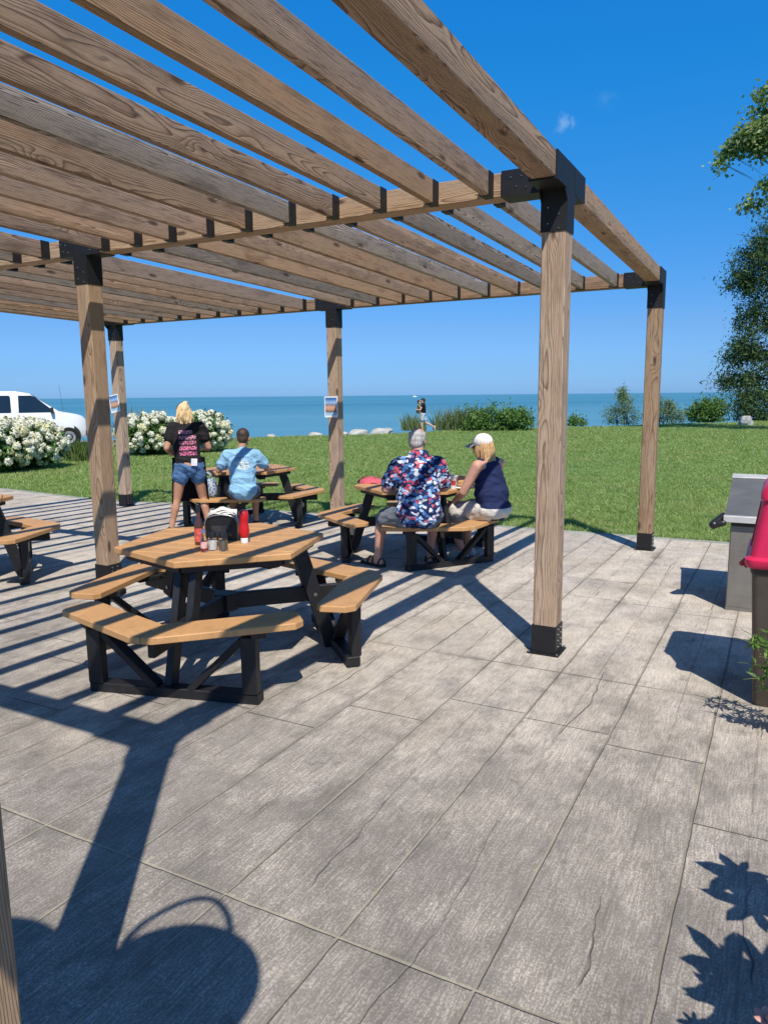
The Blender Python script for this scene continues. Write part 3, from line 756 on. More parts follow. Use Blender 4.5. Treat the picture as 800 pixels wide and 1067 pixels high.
def bottle(px, py, name, label, cat, parts, group=None):
    o = thing(name, label, cat, onT(px, py), R(30), group)
    for nm, pr_, mt, kw in parts: lathe_obj(nm, pr_, mt, o, **kw)
    k_ = 1.22 if 'shaker' not in name else 1.3; o.scale = (k_*(.8 if name == 'ketchup_bottle' else .95), k_*(.8 if name == 'ketchup_bottle' else .95), k_*(1.12 if name == 'sauce_bottle' else 1)); return o
shk = [(.020, 0), (.0215, .004), (.021, .05), (.018, .062)]; inner = [(.0195, .004), (.0205, .03), (.0203, .047)]
caplid = [(.0185, .058), (.019, .075), (.016, .085), (.006, .09)]
bottle(222, 572.5, 'salt_shaker', 'glass shaker of white salt with a dark lid, in front of the napkin dispenser', 'shaker',
       [('glass', shk, GLASS, {}), ('salt', inner, plain('salt', (.85, .85, .84), .9), {}), ('lid', caplid, BLACK_P, {})])
bottle(233, 573, 'pepper_shaker', 'glass shaker of grey pepper with a dark lid, right beside the salt', 'shaker',
       [('glass', shk, GLASS, {}), ('pepper', inner, plain('pepper', (.23, .20, .16), .9, var=.6, scale=400), {}), ('lid', caplid, BLACK_P, {})])
KETCH = plain('ketchup_plastic', (.55, .012, .018), .3, .5)
bottle(255, 565.5, 'ketchup_bottle', 'red squeeze bottle of ketchup standing on its white cap', 'bottle',
       [('cap', [(.024, 0), (.025, .004), (.024, .022), (.02, .026)], plain('white_cap', (.75, .74, .72), .4), {}),
        ('bottle', [(.022, .026), (.031, .04), (.033, .06), (.030, .085), (.026, .10), (.030, .118), (.032, .14), (.028, .158), (.018, .166)], KETCH, {})])
bottle(208, 567, 'sauce_bottle', 'slim dark sauce bottle with a red label and black cap', 'bottle',
       [('bottle', [(.022, 0), (.023, .004), (.023, .085), (.018, .105), (.010, .122), (.009, .148)], plain('dark_sauce_glass', (.08, .03, .018), .1, .6), {}),
        ('label', [(.0235, .015), (.0235, .075)], plain('red_label', (.55, .10, .07), .5, var=.5, scale=60), {}),
        ('cap', [(.0115, .148), (.0115, .178), (.009, .182)], BLACK_P, {})])
bottle(213, 574, 'relish_bottle', 'short clear sauce bottle with a pinkish label beside the dark sauce bottle', 'bottle',
       [('bottle', [(.016, 0), (.017, .003), (.017, .055), (.009, .075), (.008, .09)], GLASS, {}), ('sauce', [(.0145, .004), (.0145, .05)], plain('red_sauce', (.45, .07, .04), .4), {}),
        ('label', [(.0175, .018), (.0175, .05)], plain('pink_label', (.72, .42, .38), .5, var=.3, scale=60), {}), ('cap', [(.0095, .088), (.0095, .105), (.007, .108)], plain('white_lid', (.75, .74, .72), .4), {})])

# ------------------------------------------------------------------ posters on the posts
def poster(post_i, post_j, px, py, tilt, label):
    x0, y0 = PX[post_i], PY[post_j]-PW/2-.004
    d = ray(px, py); t = y0/d.y; P = Vector((0, 0, CAMH))+d*t
    o = thing('poster', label, 'poster', (P.x, y0, P.z), 0, 'paper notices on the pergola posts'); o.rotation_euler = (0, tilt, 0)
    W_, H_ = .205, .275
    def panel(nm, cx, cz, w_, h_, dy, mt):
        b = MB(); b.box((cx, dy, cz), (w_, .002, h_)); b.build(nm, mt, o)
    panel('sheet', 0, 0, W_, H_, 0, plain('white_paper', (.8, .8, .8), .6))
    q = N('printed_picture'); ob = q.obj(); s = q.sep(ob); nz = q.noise(ob, 22, 3, .6).outputs[0]
    zz = q.math('ADD', s[2], q.math('MULTIPLY', q.math('SUBTRACT', nz, .5), .05))
    col = q.ramp(q.math('ADD', q.math('MULTIPLY', zz, 3.9), .5), [(.18, (.30, .55, .72)), (.26, (.13, .10, .10)), (.36, (.55, .28, .16)), (.50, (.62, .36, .24)), (.60, (.22, .20, .26)), (.72, (.28, .48, .75)), (.9, (.05, .16, .42))])
    mt = q.base(col, .5)
    panel('picture', 0, .006, W_-.03, H_-.045, -.0015, mt)
    return o
poster(1, 2, 345.0, 424, 0.0, 'upright printed notice on the middle far pergola post, right of the boy')
poster(2, 2, 119.5, 420.5, R(-10), 'crookedly hung printed notice on the left far pergola post near the van')

# ------------------------------------------------------------------ people
def skin_mat(name, c):
    q = N(name); o = q.obj(); nz = q.noise(o, 14, 3, .6).outputs[0]
    col = q.ramp(nz, [(.3, tuple(x*.86 for x in c)), (.7, tuple(min(1, x*1.1) for x in c))])
    q.p.inputs['Subsurface Weight'].default_value = .08; q.p.inputs['Subsurface Radius'].default_value = (.02, .008, .004)
    q.bump(q.noise(o, 90, 3, .6).outputs[0], .08, .003)
    return q.base(col, .5, .35)
def cloth(name, c, var=.12, rough=.9, folds=.5):
    q = N(name); o = q.obj(); nz = q.noise(o, 9, 3, .6).outputs[0]
    col = q.ramp(nz, [(.3, tuple(x*(1-var) for x in c)), (.7, tuple(x*(1+var) for x in c))])
    fo = q.noise(q.scale(o, (7, 7, 16)), 1.0, 3, .55, .6).outputs[0]
    q.bump(fo, folds, .03); return q.base(col, rough, .15)
def hair_mat(name, a, b_):
    q = N(name); o = q.obj(); st = q.noise(q.scale(o, (90, 90, 9)), 1.0, 3, .6).outputs[0]
    q.bump(st, .6, .006); return q.base(q.ramp(st, [(.3, a), (.7, b_)]), .55, .35)
SKIN_TAN = skin_mat('tanned_skin', (.47, .245, .155)); SKIN_PINK = skin_mat('sunned_skin', (.56, .30, .215))
SKIN_LIGHT = skin_mat('fair_skin', (.58, .345, .25))
EYE = plain('eyes', (.03, .025, .02), .2, .6); LIP = plain('lips', (.42, .14, .12), .45)

def lerp(a, b_, t): return Vector(a)*(1-t)+Vector(b_)*t
class Fig:
    """joints in the figure's own frame: +Y is where it faces, +X its right hand side"""
    def __init__(s, J, k=1.0, fat=1.0, wide=1.0, head_turn=0.0, head_nod=0.0, head_s=1.0):
        s.J = {n: Vector(v) for n, v in J.items()}; s.k = k; s.fat = fat; s.wide = wide; s.hs = head_s
        s.HM = Matrix.Translation(s.J['head']) @ Euler((head_nod, 0, head_turn)).to_matrix().to_4x4()
        s.lean = math.atan2((s.J['chest']-s.J['pelvis']).y, max(.05, (s.J['chest']-s.J['pelvis']).z))
    def hp(s, v): return s.HM @ (Vector(v)*s.hs)
    def hball(s, b, c, r_, rot=(0, 0, 0)):
        m = s.HM.to_3x3() @ Euler(rot).to_matrix(); r_ = [q*s.hs for q in r_]; b.ball(s.hp(c), r_, m.to_euler())
    def hcap(s, b, a, c, ra, rb): b.cap(s.hp(a), s.hp(c), ra*s.hs, rb*s.hs)
    def torso(s, b, g=0.0, low=True, sh=True):
        J, k, f, w_ = s.J, s.k, s.fat, s.wide; rx = (-s.lean, 0, 0)
        if low: b.ball(J['pelvis'], (.165*k*w_*(.5+.5*f)+g, .118*k*f+g, .125*k+g), rx)
        b.ball(lerp(J['pelvis'], J['chest'], .42), (.145*k*w_*f+g, .112*k*f+g, .17*k+g), rx)
        b.ball(lerp(J['pelvis'], J['chest'], .75), (.158*k*w_*(.6+.4*f)+g, .112*k*(.6+.4*f)+g, .15*k+g), rx)
        b.ball(J['chest'], (.168*k*w_+g, .108*k*(.7+.3*f)+g, .155*k+g), rx)
        if sh:
            for q in ('shL', 'shR'): b.cap(lerp(J['chest'], J['neck'], .55), lerp(J[q], J['neck'], .05), .07*k+g, .058*k+g)
            b.cap(lerp(J['chest'], J['neck'], .5), lerp(J['chest'], J['neck'], .9), .085*k+g, .055*k+g)
    def arm(s, b, sd, g=0.0, upto=2.0):
        J, k = s.J, s.k*(.75+.25*s.fat); S, E, W_ = J['sh'+sd], J['el'+sd], J['wr'+sd]
        if upto >= 1: b.cap(S, E, .054*k+g, .040*k+g)
        else: b.cap(S, lerp(S, E, upto), .054*k+g, .050*k+g+.006)
        if upto >= 2: b.cap(E, W_, .040*k+g, .027*k+g); b.cap(lerp(E, W_, .15), lerp(E, W_, .4), .043*k+g, .038*k+g)
    def leg(s, b, sd, g=0.0, upto=2.0, flare=0.0):
        J, k = s.J, s.k*(.75+.25*s.fat); H, K, A = J['hip'+sd], J['kn'+sd], J['an'+sd]
        if upto >= 1: b.cap(H, K, .088*k+g, .056*k+g)
        else: b.cap(H, lerp(H, K, upto), .090*k+g, .09*k*(1-upto)+.066*k*upto+g+flare)
        if upto >= 2:
            b.cap(K, A, .054*k, .034*k); c = lerp(K, A, .28)
            bk = (Vector((0, -1, 0)) if 'back' not in J else J['back'])*.012
            b.cap(lerp(K, A, .10)+bk*.3, lerp(K, A, .34)+bk, .050*k, .053*k); b.cap(lerp(K, A, .34)+bk, lerp(K, A, .62)+bk*.4, .052*k, .040*k)
    def foot(s, b, sd, ang=0.0, g=0.0, L=.175):
        A = s.J['an'+sd]; k = s.k; d = Vector((math.sin(ang), math.cos(ang), 0)); z0 = A.z-.075*k
        if 'toe'+sd in s.J: d = (s.J['toe'+sd]-A).normalized()
        dn = Vector((0, 0, -1)); dn = (dn-d*dn.dot(d)).normalized() if abs(d.z) > .2 else dn
        heel = A-d*.035*k+dn*.042*k; ball_ = A+d*.12*k+dn*.048*k; toe = A+d*L*k+dn*.052*k
        b.cap(A, heel, .036*k+g, .034*k+g); b.cap(heel, ball_, .033*k+g, .034*k+g); b.cap(ball_, toe, .036*k+g, .024*k+g); b.cap(A+d*.02, ball_, .034*k+g, .026*k+g)
    def hand(s, b, sd, dirv, palm, curl=.5, sc=1.0):
        W_ = s.J['wr'+sd]; d = Vector(dirv).normalized(); p = Vector(palm); p = (p-d*p.dot(d)).normalized(); x = d.cross(p)
        if sd == 'L': x = -x
        k = s.k*sc; pc = W_+d*.05*k
        m = Matrix((x, d, p)).transposed().to_euler()
        b.ball(pc, (.040*k, .052*k, .017*k), m); b.cap(W_-d*.02, W_+d*.03*k, .026*k, .024*k)
        for i, (o_, L, sp) in enumerate(((-.030, .062, -.16), (-.010, .078, -.03), (.011, .074, .07), (.030, .056, .2))):
            b0 = pc+x*(o_*k)+d*.040*k; dd = (d+x*sp*.6); dd.normalize()
            c1 = curl*.55+.05*i*curl; d1 = dd*math.cos(c1)+p*math.sin(c1); d2 = dd*math.cos(c1*2.2)+p*math.sin(c1*2.2)
            m1 = b0+d1*L*.52*k; b.cap(b0-d*.012*k, m1, .0095*k, .0088*k, 8); b.cap(m1, m1+d2*L*.5*k, .0088*k, .0072*k, 8)
        t0 = pc-x*.030*k-d*.02*k; t1 = t0+(d*.5-x*.8+p*.35).normalized()*.040*k; t2 = t1+(d*.9-x*.1+p*.4).normalized()*.032*k
        b.cap(t0, t1, .013*k, .011*k, 8); b.cap(t1, t2, .0108*k, .008*k, 8)
    def head(s, b):
        J = s.J; s.hball(b, (0, -.008, .028), (.073, .093, .088)); s.hball(b, (0, .022, -.035), (.060, .070, .078)); s.hball(b, (0, .045, -.078), (.036, .036, .030))
        s.hcap(b, (0, .088, .010), (0, .107, -.026), .010, .014); s.hball(b, (0, .078, .018), (.05, .018, .014))
        for q in (-1, 1):
            s.hball(b, (q*.074, -.005, -.012), (.011, .022, .031), (0, 0, q*-.35)); s.hball(b, (q*.034, .066, -.030), (.022, .02, .02))
        s.hball(b, (0, .088, -.058), (.022, .010, .010))
        b.cap(lerp(J['chest'], J['neck'], .7), J['neck'], .066*s.k, .054*s.k); b.cap(J['neck'], s.hp((0, -.018, -.05)), .055*s.k*s.hs, .054*s.k*s.hs)
    def face(s, parent):
        b = MB()
        for q in (-1, 1): s.hball(b, (q*.031, .083, .002), (.0115, .008, .0075))
        b.build('eyes', EYE, parent, smooth=True)
        b = MB(); s.hball(b, (0, .0955, -.056), (.022, .006, .0065)); b.build('lips', LIP, parent, smooth=True)
def sit(lx=.10, knz=.50):
    return dict(pelvis=(0, 0, .56), chest=(0, .05, .92), neck=(0, .085, 1.10), head=(0, .12, 1.235), shL=(-.185, .06, 1.035), shR=(.185, .06, 1.035),
                hipL=(-.09, .02, .54), hipR=(.09, .02, .54), knL=(-lx, .44, knz), knR=(lx, .44, knz), anL=(-lx, .38, .085), anR=(lx, .38, .085),
                elL=(-.26, .16, .80), elR=(.26, .16, .80), wrL=(-.18, .37, .79), wrR=(.18, .37, .79))

def strands(F_, parent, mat, n, z_lo, z_hi, half, seed):
    rs_ = random.Random(seed); b = MB()
    for k in range(n):
        a = rs_.uniform(-half, half); ca, sa = math.sin(a), -math.cos(a); st_ = rs_.uniform(.0, .07); e_ = rs_.uniform(z_lo, z_hi); w1 = rs_.uniform(.9, 1.12); w2 = rs_.uniform(-.02, .02)
        pts = [F_.hp((ca*.076*w1, -.018+sa*.090*w1, .055-st_)), F_.hp((ca*.088*w1, -.025+sa*.092*w1, -.02)), F_.hp((ca*.094*w1+w2*.5, -.035+sa*.078*w1, -.02+(e_+.02)*.5)), F_.hp((ca*.088*w1+w2, -.04+sa*.066*w1, e_))]
        b.tube(pts, [.0032, .0042, .0036, .0012], 4)
    b.build('loose_strands', mat, parent, smooth=True)
# --- standing waitress
def print_rows(q, s, x0, x1, z0, z1, rows, fx, fz, thr):
    """broken rows of lettering too small to read, printed on the back (y<0)"""
    inx = q.math('MULTIPLY', q.math('GREATER_THAN', s[0], x0), q.math('LESS_THAN', s[0], x1)); inz = q.math('MULTIPLY', q.math('GREATER_THAN', s[2], z0), q.math('LESS_THAN', s[2], z1))
    back = q.math('LESS_THAN', s[1], 0.03)
    row = q.math('FRACT', q.math('MULTIPLY', q.math('DIVIDE', q.math('SUBTRACT', s[2], z0), z1-z0), float(rows)))
    rm = q.math('MULTIPLY', q.sstep(row, .10, .2), q.sstep(row, .92, .82))
    nz = q.noise(q.comb(q.math('MULTIPLY', s[0], fx), 0.0, q.math('MULTIPLY', s[2], fz)), 1.0, 2, .5).outputs[0]
    return q.math('MULTIPLY', q.math('MULTIPLY', inx, inz), q.math('MULTIPLY', back, q.math('MULTIPLY', rm, q.sstep(nz, thr, thr+.05))))
def tee_mat(name, c, draw):
    q = N(name); o = q.obj(); s = q.sep(o); nz = q.noise(o, 9, 3, .6).outputs[0]
    col = q.ramp(nz, [(.3, tuple(x*.85 for x in c)), (.7, tuple(x*1.12 for x in c))])
    col = draw(q, o, s, col)
    q.bump(q.noise(q.scale(o, (6, 6, 15)), 1.0, 3, .55, .7).outputs[0], .6, .035); return q.base(col, .9, .15)
wp = gp(192, 557); W0 = Vector((wp.x+.11, wp.y+.03, G(wp.y)))
g = thing('person', 'standing blonde woman in a black tee with pink print, denim shorts and black apron', 'person', W0, R(45))
J = dict(pelvis=(0, -.02, .87), chest=(-.03, .10, 1.20), neck=(-.03, .16, 1.375), head=(-.03, .205, 1.495), shL=(-.165, .11, 1.32), shR=(.165, .11, 1.32),
         elL=(-.25, .05, 1.08), elR=(.25, .12, 1.07), wrL=(-.17, .25, .99), wrR=(.17, .33, 1.05), hipL=(-.085, -.01, .85), hipR=(.085, -.01, .85),
         knL=(-.16, .03, .47), knR=(.15, .08, .47), anL=(-.25, -.01, .085), anR=(.21, .02, .085))
F_ = Fig(J, .95, 1.12, .95, 0.1, -.25)
b = MB(); F_.torso(b); F_.head(b)
for sd in 'LR':
    F_.arm(b, sd); F_.leg(b, sd); F_.foot(b, sd, -.2 if sd == 'L' else .2)
F_.hand(b, 'L', (.3, .8, -.1), (0, 0, -1), .7); F_.hand(b, 'R', (-.2, .9, .1), (0, 0, -1), .7)
fuse(b, 'body', .0065, SKIN_TAN, g); F_.face(g)
def draw(q, o, s, col):
    m = print_rows(q, s, -.105, .10, .985, 1.30, 5, 60, 90, .47)
    return q.mix(m, col, q.mix(q.sstep(s[2], 1.05, 1.3), (.62, .16, .30), (.66, .34, .42)))
b = MB(); F_.torso(b, .016, False); b.ball((0, -.012, .92), (.172, .138, .12)); [F_.arm(b, sd, .018, .52) for sd in 'LR']
fuse(b, 'tee', .009, tee_mat('black_tee', (.018, .017, .019), draw), g)
b = MB(); b.ball((0, -.02, .86), (.175, .138, .12)); b.ball((0, -.03, .775), (.06, .10, .05))
for sd in 'LR': F_.leg(b, sd, .013, .33, .010)
fuse(b, 'denim_shorts', .009, cloth('denim', (.075, .155, .30), .35), g)
b = MB(); nn = 15                                          # apron hanging in front, wrapping the hips
V = []
for i in range(nn):
    a = R(-15+210*i/(nn-1))
    for z in np.linspace(.96, .40, 9):
        rr_ = .185+.05*(.96-z); V.append((rr_*1.05*math.cos(a)-.0, .02+(rr_*.85+.02)*math.sin(a)+.012*math.sin(i*2.2+z*5), z))
    for z in np.linspace(.40, .96, 9):
        rr_ = .180+.05*(.96-z); V.append((rr_*1.05*math.cos(a), .02+(rr_*.85+.02)*math.sin(a)+.012*math.sin(i*2.2+z*5)-.004, z))
b.add(V, [(i*18+j, (i+1)*18+j, (i+1)*18+(j+1) % 18, i*18+(j+1) % 18) for i in range(nn-1) for j in range(18)]+[tuple(range(17, -1, -1)), tuple((nn-1)*18+j for j in range(18))])
b.build('apron', cloth('black_apron', (.012, .013, .02), .2), g, smooth=True, angle=50)
b = MB(); b.box((.055, -.163, .915), (.072, .010, .085), (.08, .06, .1)); b.build('order_pad', plain('pad_paper', (.75, .74, .76), .8), g)
b = MB(); F_.hball(b, (0, -.018, .040), (.086, .102, .088)); F_.hball(b, (0, -.06, -.02), (.080, .055, .095)); F_.hball(b, (.0, -.085, .03), (.05, .045, .055)); F_.hball(b, (.01, -.075, -.085), (.055, .04, .06))
F_.hball(b, (-.045, -.055, -.07), (.03, .035, .06)); F_.hball(b, (.03, -.05, .115), (.035, .035, .025))
for q in range(9): F_.hcap(b, (-.06+.015*q, -.08, -.03), (-.07+.018*q, -.085, -.14-.02*(q % 3)), .014, .007)
fuse(b, 'hair', .006, hair_mat('blonde_hair', (.50, .34, .16), (.80, .63, .38)), g, 3); strands(F_, g, bpy.data.materials['blonde_hair'], 120, -.17, -.08, 1.25, 4)
SHOE = plain('dark_shoe', (.03, .03, .033), .7)
for sd in 'LR':
    b = MB(); F_.foot(b, sd, -.2 if sd == 'L' else .2, .010, .17); fuse(b, 'shoe', .007, SHOE, g, 2)

# --- boy in the pale blue tee
def seat_at(c, ang, r_): return Vector((c[0]+r_*math.cos(R(ang)), c[1]+r_*math.sin(R(ang)), G(c[1])))
bp = gp(253, 521, .45)
g = thing('person', 'boy with short dark hair in a pale blue tee, seated with his back turned', 'person', (bp.x-.05, bp.y+.08, G(bp.y)), R(38))
J = sit(.14); J.update(elL=(-.29, .12, .80), elR=(.30, .16, .80), wrL=(-.27, .36, .785), wrR=(.33, .37, .785), head=(.02, .13, 1.19), neck=(0, .09, 1.06), chest=(0, .05, .885), shL=(-.175, .06, .985), shR=(.175, .06, .985))
F_ = Fig(J, .95, 1.08, 1.02, -.12, -.2)
b = MB(); F_.torso(b); F_.head(b)
for sd in 'LR': F_.arm(b, sd); F_.leg(b, sd); F_.foot(b, sd)
F_.hand(b, 'L', (.3, .9, 0), (0, 0, -1), .3); F_.hand(b, 'R', (.5, .8, 0), (0, 0, -1), .3)
fuse(b, 'body', .0065, SKIN_TAN, g); F_.face(g)
def draw(q, o, s, col):
    xx = q.math('SUBTRACT', s[0], .015); zz = q.math('SUBTRACT', s[2], .875)
    rad = q.math('SQRT', q.math('ADD', q.math('MULTIPLY', xx, xx), q.math('MULTIPLY', q.math('MULTIPLY', zz, zz), 1.7)))
    nz = q.noise(o, 42, 3, .6).outputs[0]; back = q.math('LESS_THAN', s[1], .02)
    blob = q.math('MULTIPLY', q.math('MULTIPLY', q.sstep(rad, .082, .070), back), q.sstep(nz, .40, .50))
    col = q.mix(blob, col, q.mix(q.sstep(nz, .5, .62), (.62, .68, .66), (.07, .10, .13)))
    ring = q.math('MULTIPLY', q.math('MULTIPLY', q.sstep(rad, .105, .112), q.sstep(rad, .140, .132)), q.math('MULTIPLY', back, q.sstep(s[2], .90, .92)))
    an = q.math('ARCTAN2', zz, xx); lt = q.sstep(q.math('SINE', q.math('MULTIPLY', an, 26.0)), -.35, .1)
    lt2 = q.sstep(q.noise(o, 60, 2, .5).outputs[0], .42, .5)
    return q.mix(q.math('MULTIPLY', ring, q.math('MULTIPLY', lt, lt2)), col, (.05, .09, .14))
b = MB(); F_.torso(b, .018, True); [F_.arm(b, sd, .022, .62) for sd in 'LR']
fuse(b, 'tee', .009, tee_mat('pale_blue_tee', (.25, .46, .64), draw), g)
b = MB(); b.ball((0, .02, .55), (.17, .14, .10)); [F_.leg(b, sd, .018, .85, .01) for sd in 'LR']
fuse(b, 'shorts', .01, cloth('grey_shorts', (.10, .10, .11)), g)
b = MB(); F_.hball(b, (0, -.016, .040), (.080, .096, .083)); F_.hball(b, (0, -.055, -.005), (.068, .045, .07))
fuse(b, 'hair', .006, hair_mat('dark_cropped_hair', (.028, .018, .013), (.075, .05, .035)), g, 3)
for sd in 'LR':
    b = MB(); F_.foot(b, sd, 0, .010); fuse(b, 'shoe', .008, SHOE, g, 2)
# patterned shopping bag under the table by the bench
bgp = gp(216, 516, .30)
q = N('printed_bag'); o_ = q.obj(); vo = q.t.nodes.new('ShaderNodeTexVoronoi'); vo.inputs['Scale'].default_value = 45; q.set(vo.inputs['Vector'], o_)
BAGM = q.base(q.ramp(q.sep(vo.outputs['Color'])[0], [(.2, (.34, .40, .48)), (.4, (.15, .25, .40)), (.55, (.04, .08, .16)), (.8, (.40, .45, .52))], 'CONSTANT'), .5, .3)
bag = thing('shopping_bag', 'blue and white patterned bag on the bench between the standing woman and the boy', 'bag', (-6.36, 7.20, G(7.2)+.452), R(20)); bag.scale = (.8, .8, .85)
b = MB(); V = []
for z, wx, wy in ((0, .13, .07), (.03, .145, .08), (.14, .15, .075), (.24, .13, .045), (.27, .125, .02)):
    for k in range(16):
        a = 2*math.pi*k/16; V.append((wx*math.copysign(abs(math.cos(a))**.6, math.cos(a))+.006*math.sin(k*3+z*40), wy*math.copysign(abs(math.sin(a))**.6, math.sin(a)), z))
b.add(V, [(i*16+k, i*16+(k+1) % 16, (i+1)*16+(k+1) % 16, (i+1)*16+k) for i in range(4) for k in range(16)]+[tuple(range(15, -1, -1))])
b.build('bag_body', BAGM, bag, smooth=True)
b = MB()
for s_ in (-1, 1): b.tube([(-.06, s_*.02, .26), (-.05, s_*.03, .33), (0, s_*.035, .36), (.05, s_*.03, .33), (.06, s_*.02, .26)], .006, 6)
b.build('handles', plain('bag_handle', (.5, .55, .6), .6), bag, smooth=True)

# --- man in the patterned shirt
T2C = (-3.41, 7.09); mp = Vector((-2.97, 6.26, 0))
g = thing('person', 'grey haired seated man in a navy shirt with a red, white and blue pattern', 'person', (mp.x, mp.y, G(mp.y)), R(26))
J = sit(.13); J.update(pelvis=(0, .03, .57), chest=(0, .07, .94), neck=(0, .12, 1.12), head=(-.01, .165, 1.255), shL=(-.195, .08, 1.02), shR=(.195, .08, 1.02),
    elL=(-.31, .07, .80), wrL=(-.24, .30, .785), elR=(.255, .17, .80), wrR=(.14, .40, .785), knL=(-.36, .32, .47), anL=(-.40, .30, .085), knR=(.16, .44, .5), anR=(.12, .36, .085), toeL=(-.52, .42, .085))
F_ = Fig(J, 1.05, 1.22, 1.04, -.15, -.25)
b = MB(); F_.torso(b); F_.head(b)
for sd in 'LR': F_.arm(b, sd); F_.leg(b, sd); F_.foot(b, sd)
F_.hand(b, 'L', (.4, .9, 0), (0, 0, -1), .5); F_.hand(b, 'R', (-.6, .7, 0), (0, 0, -1), .5)
fuse(b, 'body', .0065, SKIN_PINK, g); F_.face(g)
q = N('patterned_shirt'); o_ = q.obj(); wv = q.vadd(o_, q.scale(q.noise(o_, 14, 2, .5).outputs['Color'], (.08, .08, .05)))
vo = q.t.nodes.new('ShaderNodeTexVoronoi'); vo.inputs['Scale'].default_value = 1; q.set(vo.inputs['Vector'], q.scale(wv, (25, 25, 36)))
cs = q.sep(vo.outputs['Color'])[0]; ds = vo.outputs['Distance']
pc = q.ramp(cs, [(0, (.015, .025, .085)), (.26, (.06, .16, .36)), (.42, (.60, .62, .68)), (.63, (.30, .44, .66)), (.74, (.45, .07, .11)), (.88, (.55, .23, .26)), (.93, (.012, .02, .07))], 'CONSTANT')
pc = q.mix(q.sstep(ds, .60, .72), pc, (.012, .02, .075))
pc = q.mix(q.math('MULTIPLY', q.sstep(ds, .16, .08), q.sstep(q.noise(o_, 25, 2).outputs[0], .5, .55)), pc, (.02, .03, .09))
q.bump(q.noise(q.scale(o_, (6, 6, 14)), 1.0, 3, .55, .7).outputs[0], .55, .035); SHIRT = q.base(pc, .85, .2)
b = MB(); F_.torso(b, .022); b.ball((0, .02, .60), (.225, .165, .16)); b.ball((0, -.03, .52), (.19, .12, .09)); [F_.arm(b, sd, .020, .72) for sd in 'LR']
b.cap((-.05, .085, 1.135), (.05, .085, 1.135), .045, .045)
fuse(b, 'shirt', .009, SHIRT, g)
b = MB(); b.ball((0, .04, .55), (.20, .15, .10)); [F_.leg(b, sd, .020, .82, .012) for sd in 'LR']
fuse(b, 'shorts', .01, cloth('grey_blue_shorts', (.15, .165, .19)), g)
b = MB(); F_.hball(b, (0, -.035, -.002), (.082, .080, .062)); F_.hball(b, (0, -.06, -.035), (.062, .045, .055)); F_.hball(b, (0, -.07, .035), (.068, .045, .05))
for s_ in (-1, 1): F_.hball(b, (s_*.066, .0, .035), (.018, .055, .045)); F_.hball(b, (s_*.072, .030, -.03), (.010, .018, .035))
fuse(b, 'hair', .006, hair_mat('grey_hair', (.26, .24, .225), (.52, .50, .48)), g, 3)
b = MB(); F_.hball(b, (0, -.01, .004), (.0855, .03, .006)); b.build('glasses_arm', BLACK_P, g, smooth=True)
LEATH = plain('dark_sandal', (.028, .02, .016), .6)
for sd in 'LR':
    A = F_.J['an'+sd]; d = (F_.J.get('toe'+sd, A+Vector((0, 1, 0)))-A).normalized(); b = MB()
    b.cap(A-d*.05+Vector((0, 0, -.074)), A+d*.19+Vector((0, 0, -.074)), .046, .050); b.v = [(v[0], v[1], min(max(v[2], .003), .028)) for v in b.v]
    n_ = Vector((-d.y, d.x, 0))
    for t_, hh in ((.11, .075), (.04, .10), (-.045, .07)): b.tube([A+d*t_+n_*(.050*math.cos(R(a)))+Vector((0, 0, -.075+(hh)*math.sin(R(a)))) for a in range(0, 181, 20)], .009, 6)
    b.build('sandal', LEATH, g, smooth=True)

# --- woman in the cap
wq = Vector((-2.50, 7.02, 0))
g = thing('person', 'seated woman in a navy sleeveless top, pale shorts and a white cap', 'person', (wq.x, wq.y, G(wq.y)), R(74))
J = sit(.10); J.update(pelvis=(0, -.0, .56), chest=(0, .06, .89), neck=(0, .10, 1.05), head=(0, .15, 1.175), shL=(-.185, .07, .995), shR=(.185, .07, .995),
    elL=(-.24, .20, .73), wrL=(-.13, .40, .60), elR=(.25, .22, .79), wrR=(.16, .46, .80), knL=(-.13, .44, .50), knR=(.10, .45, .5), anL=(-.12, .30, .085))
F_ = Fig(J, 1.0, 1.3, 1.0, 0.05, -.1)
b = MB(); F_.torso(b); F_.head(b)
for sd in 'LR': F_.arm(b, sd); F_.leg(b, sd); F_.foot(b, sd)
F_.hand(b, 'L', (.3, .9, -.3), (0, 0, -1), .5); F_.hand(b, 'R', (-.3, .9, .1), (-1, .2, 0), .8)
fuse(b, 'body', .0065, SKIN_PINK, g); F_.face(g)
b = MB(); F_.torso(b, .014, True, False)
for sd in 'LR': b.cap(lerp(F_.J['chest'], F_.J['neck'], .3), lerp(F_.J['sh'+sd], F_.J['neck'], .34), .085, .058)
fuse(b, 'tank_top', .009, cloth('navy_knit', (.018, .026, .075), .2), g)
b = MB(); b.ball((0, .0, .545), (.215, .175, .105)); [F_.leg(b, sd, .020, .80, .012) for sd in 'LR']
fuse(b, 'shorts', .01, cloth('pale_shorts', (.58, .55, .50), .08), g)
b = MB(); F_.hball(b, (0, -.03, .01), (.083, .085, .09)); F_.hball(b, (0, -.075, -.075), (.085, .055, .10)); F_.hball(b, (0, -.085, -.15), (.085, .045, .07))
for q in range(11): F_.hcap(b, (-.075+.015*q, -.075, -.10), (-.085+.017*q, -.085-.012*(q % 3), -.225-.015*(q % 4)), .018, .008)
for s_ in (-1, 1): F_.hball(b, (s_*.074, .005, -.05), (.016, .04, .07))
fuse(b, 'hair', .006, hair_mat('honey_hair', (.30, .165, .07), (.60, .38, .18)), g, 3); strands(F_, g, bpy.data.materials['honey_hair'], 150, -.25, -.14, 1.45, 9)
CAPM = cloth('white_cotton', (.74, .71, .64), .05, .9, .2)
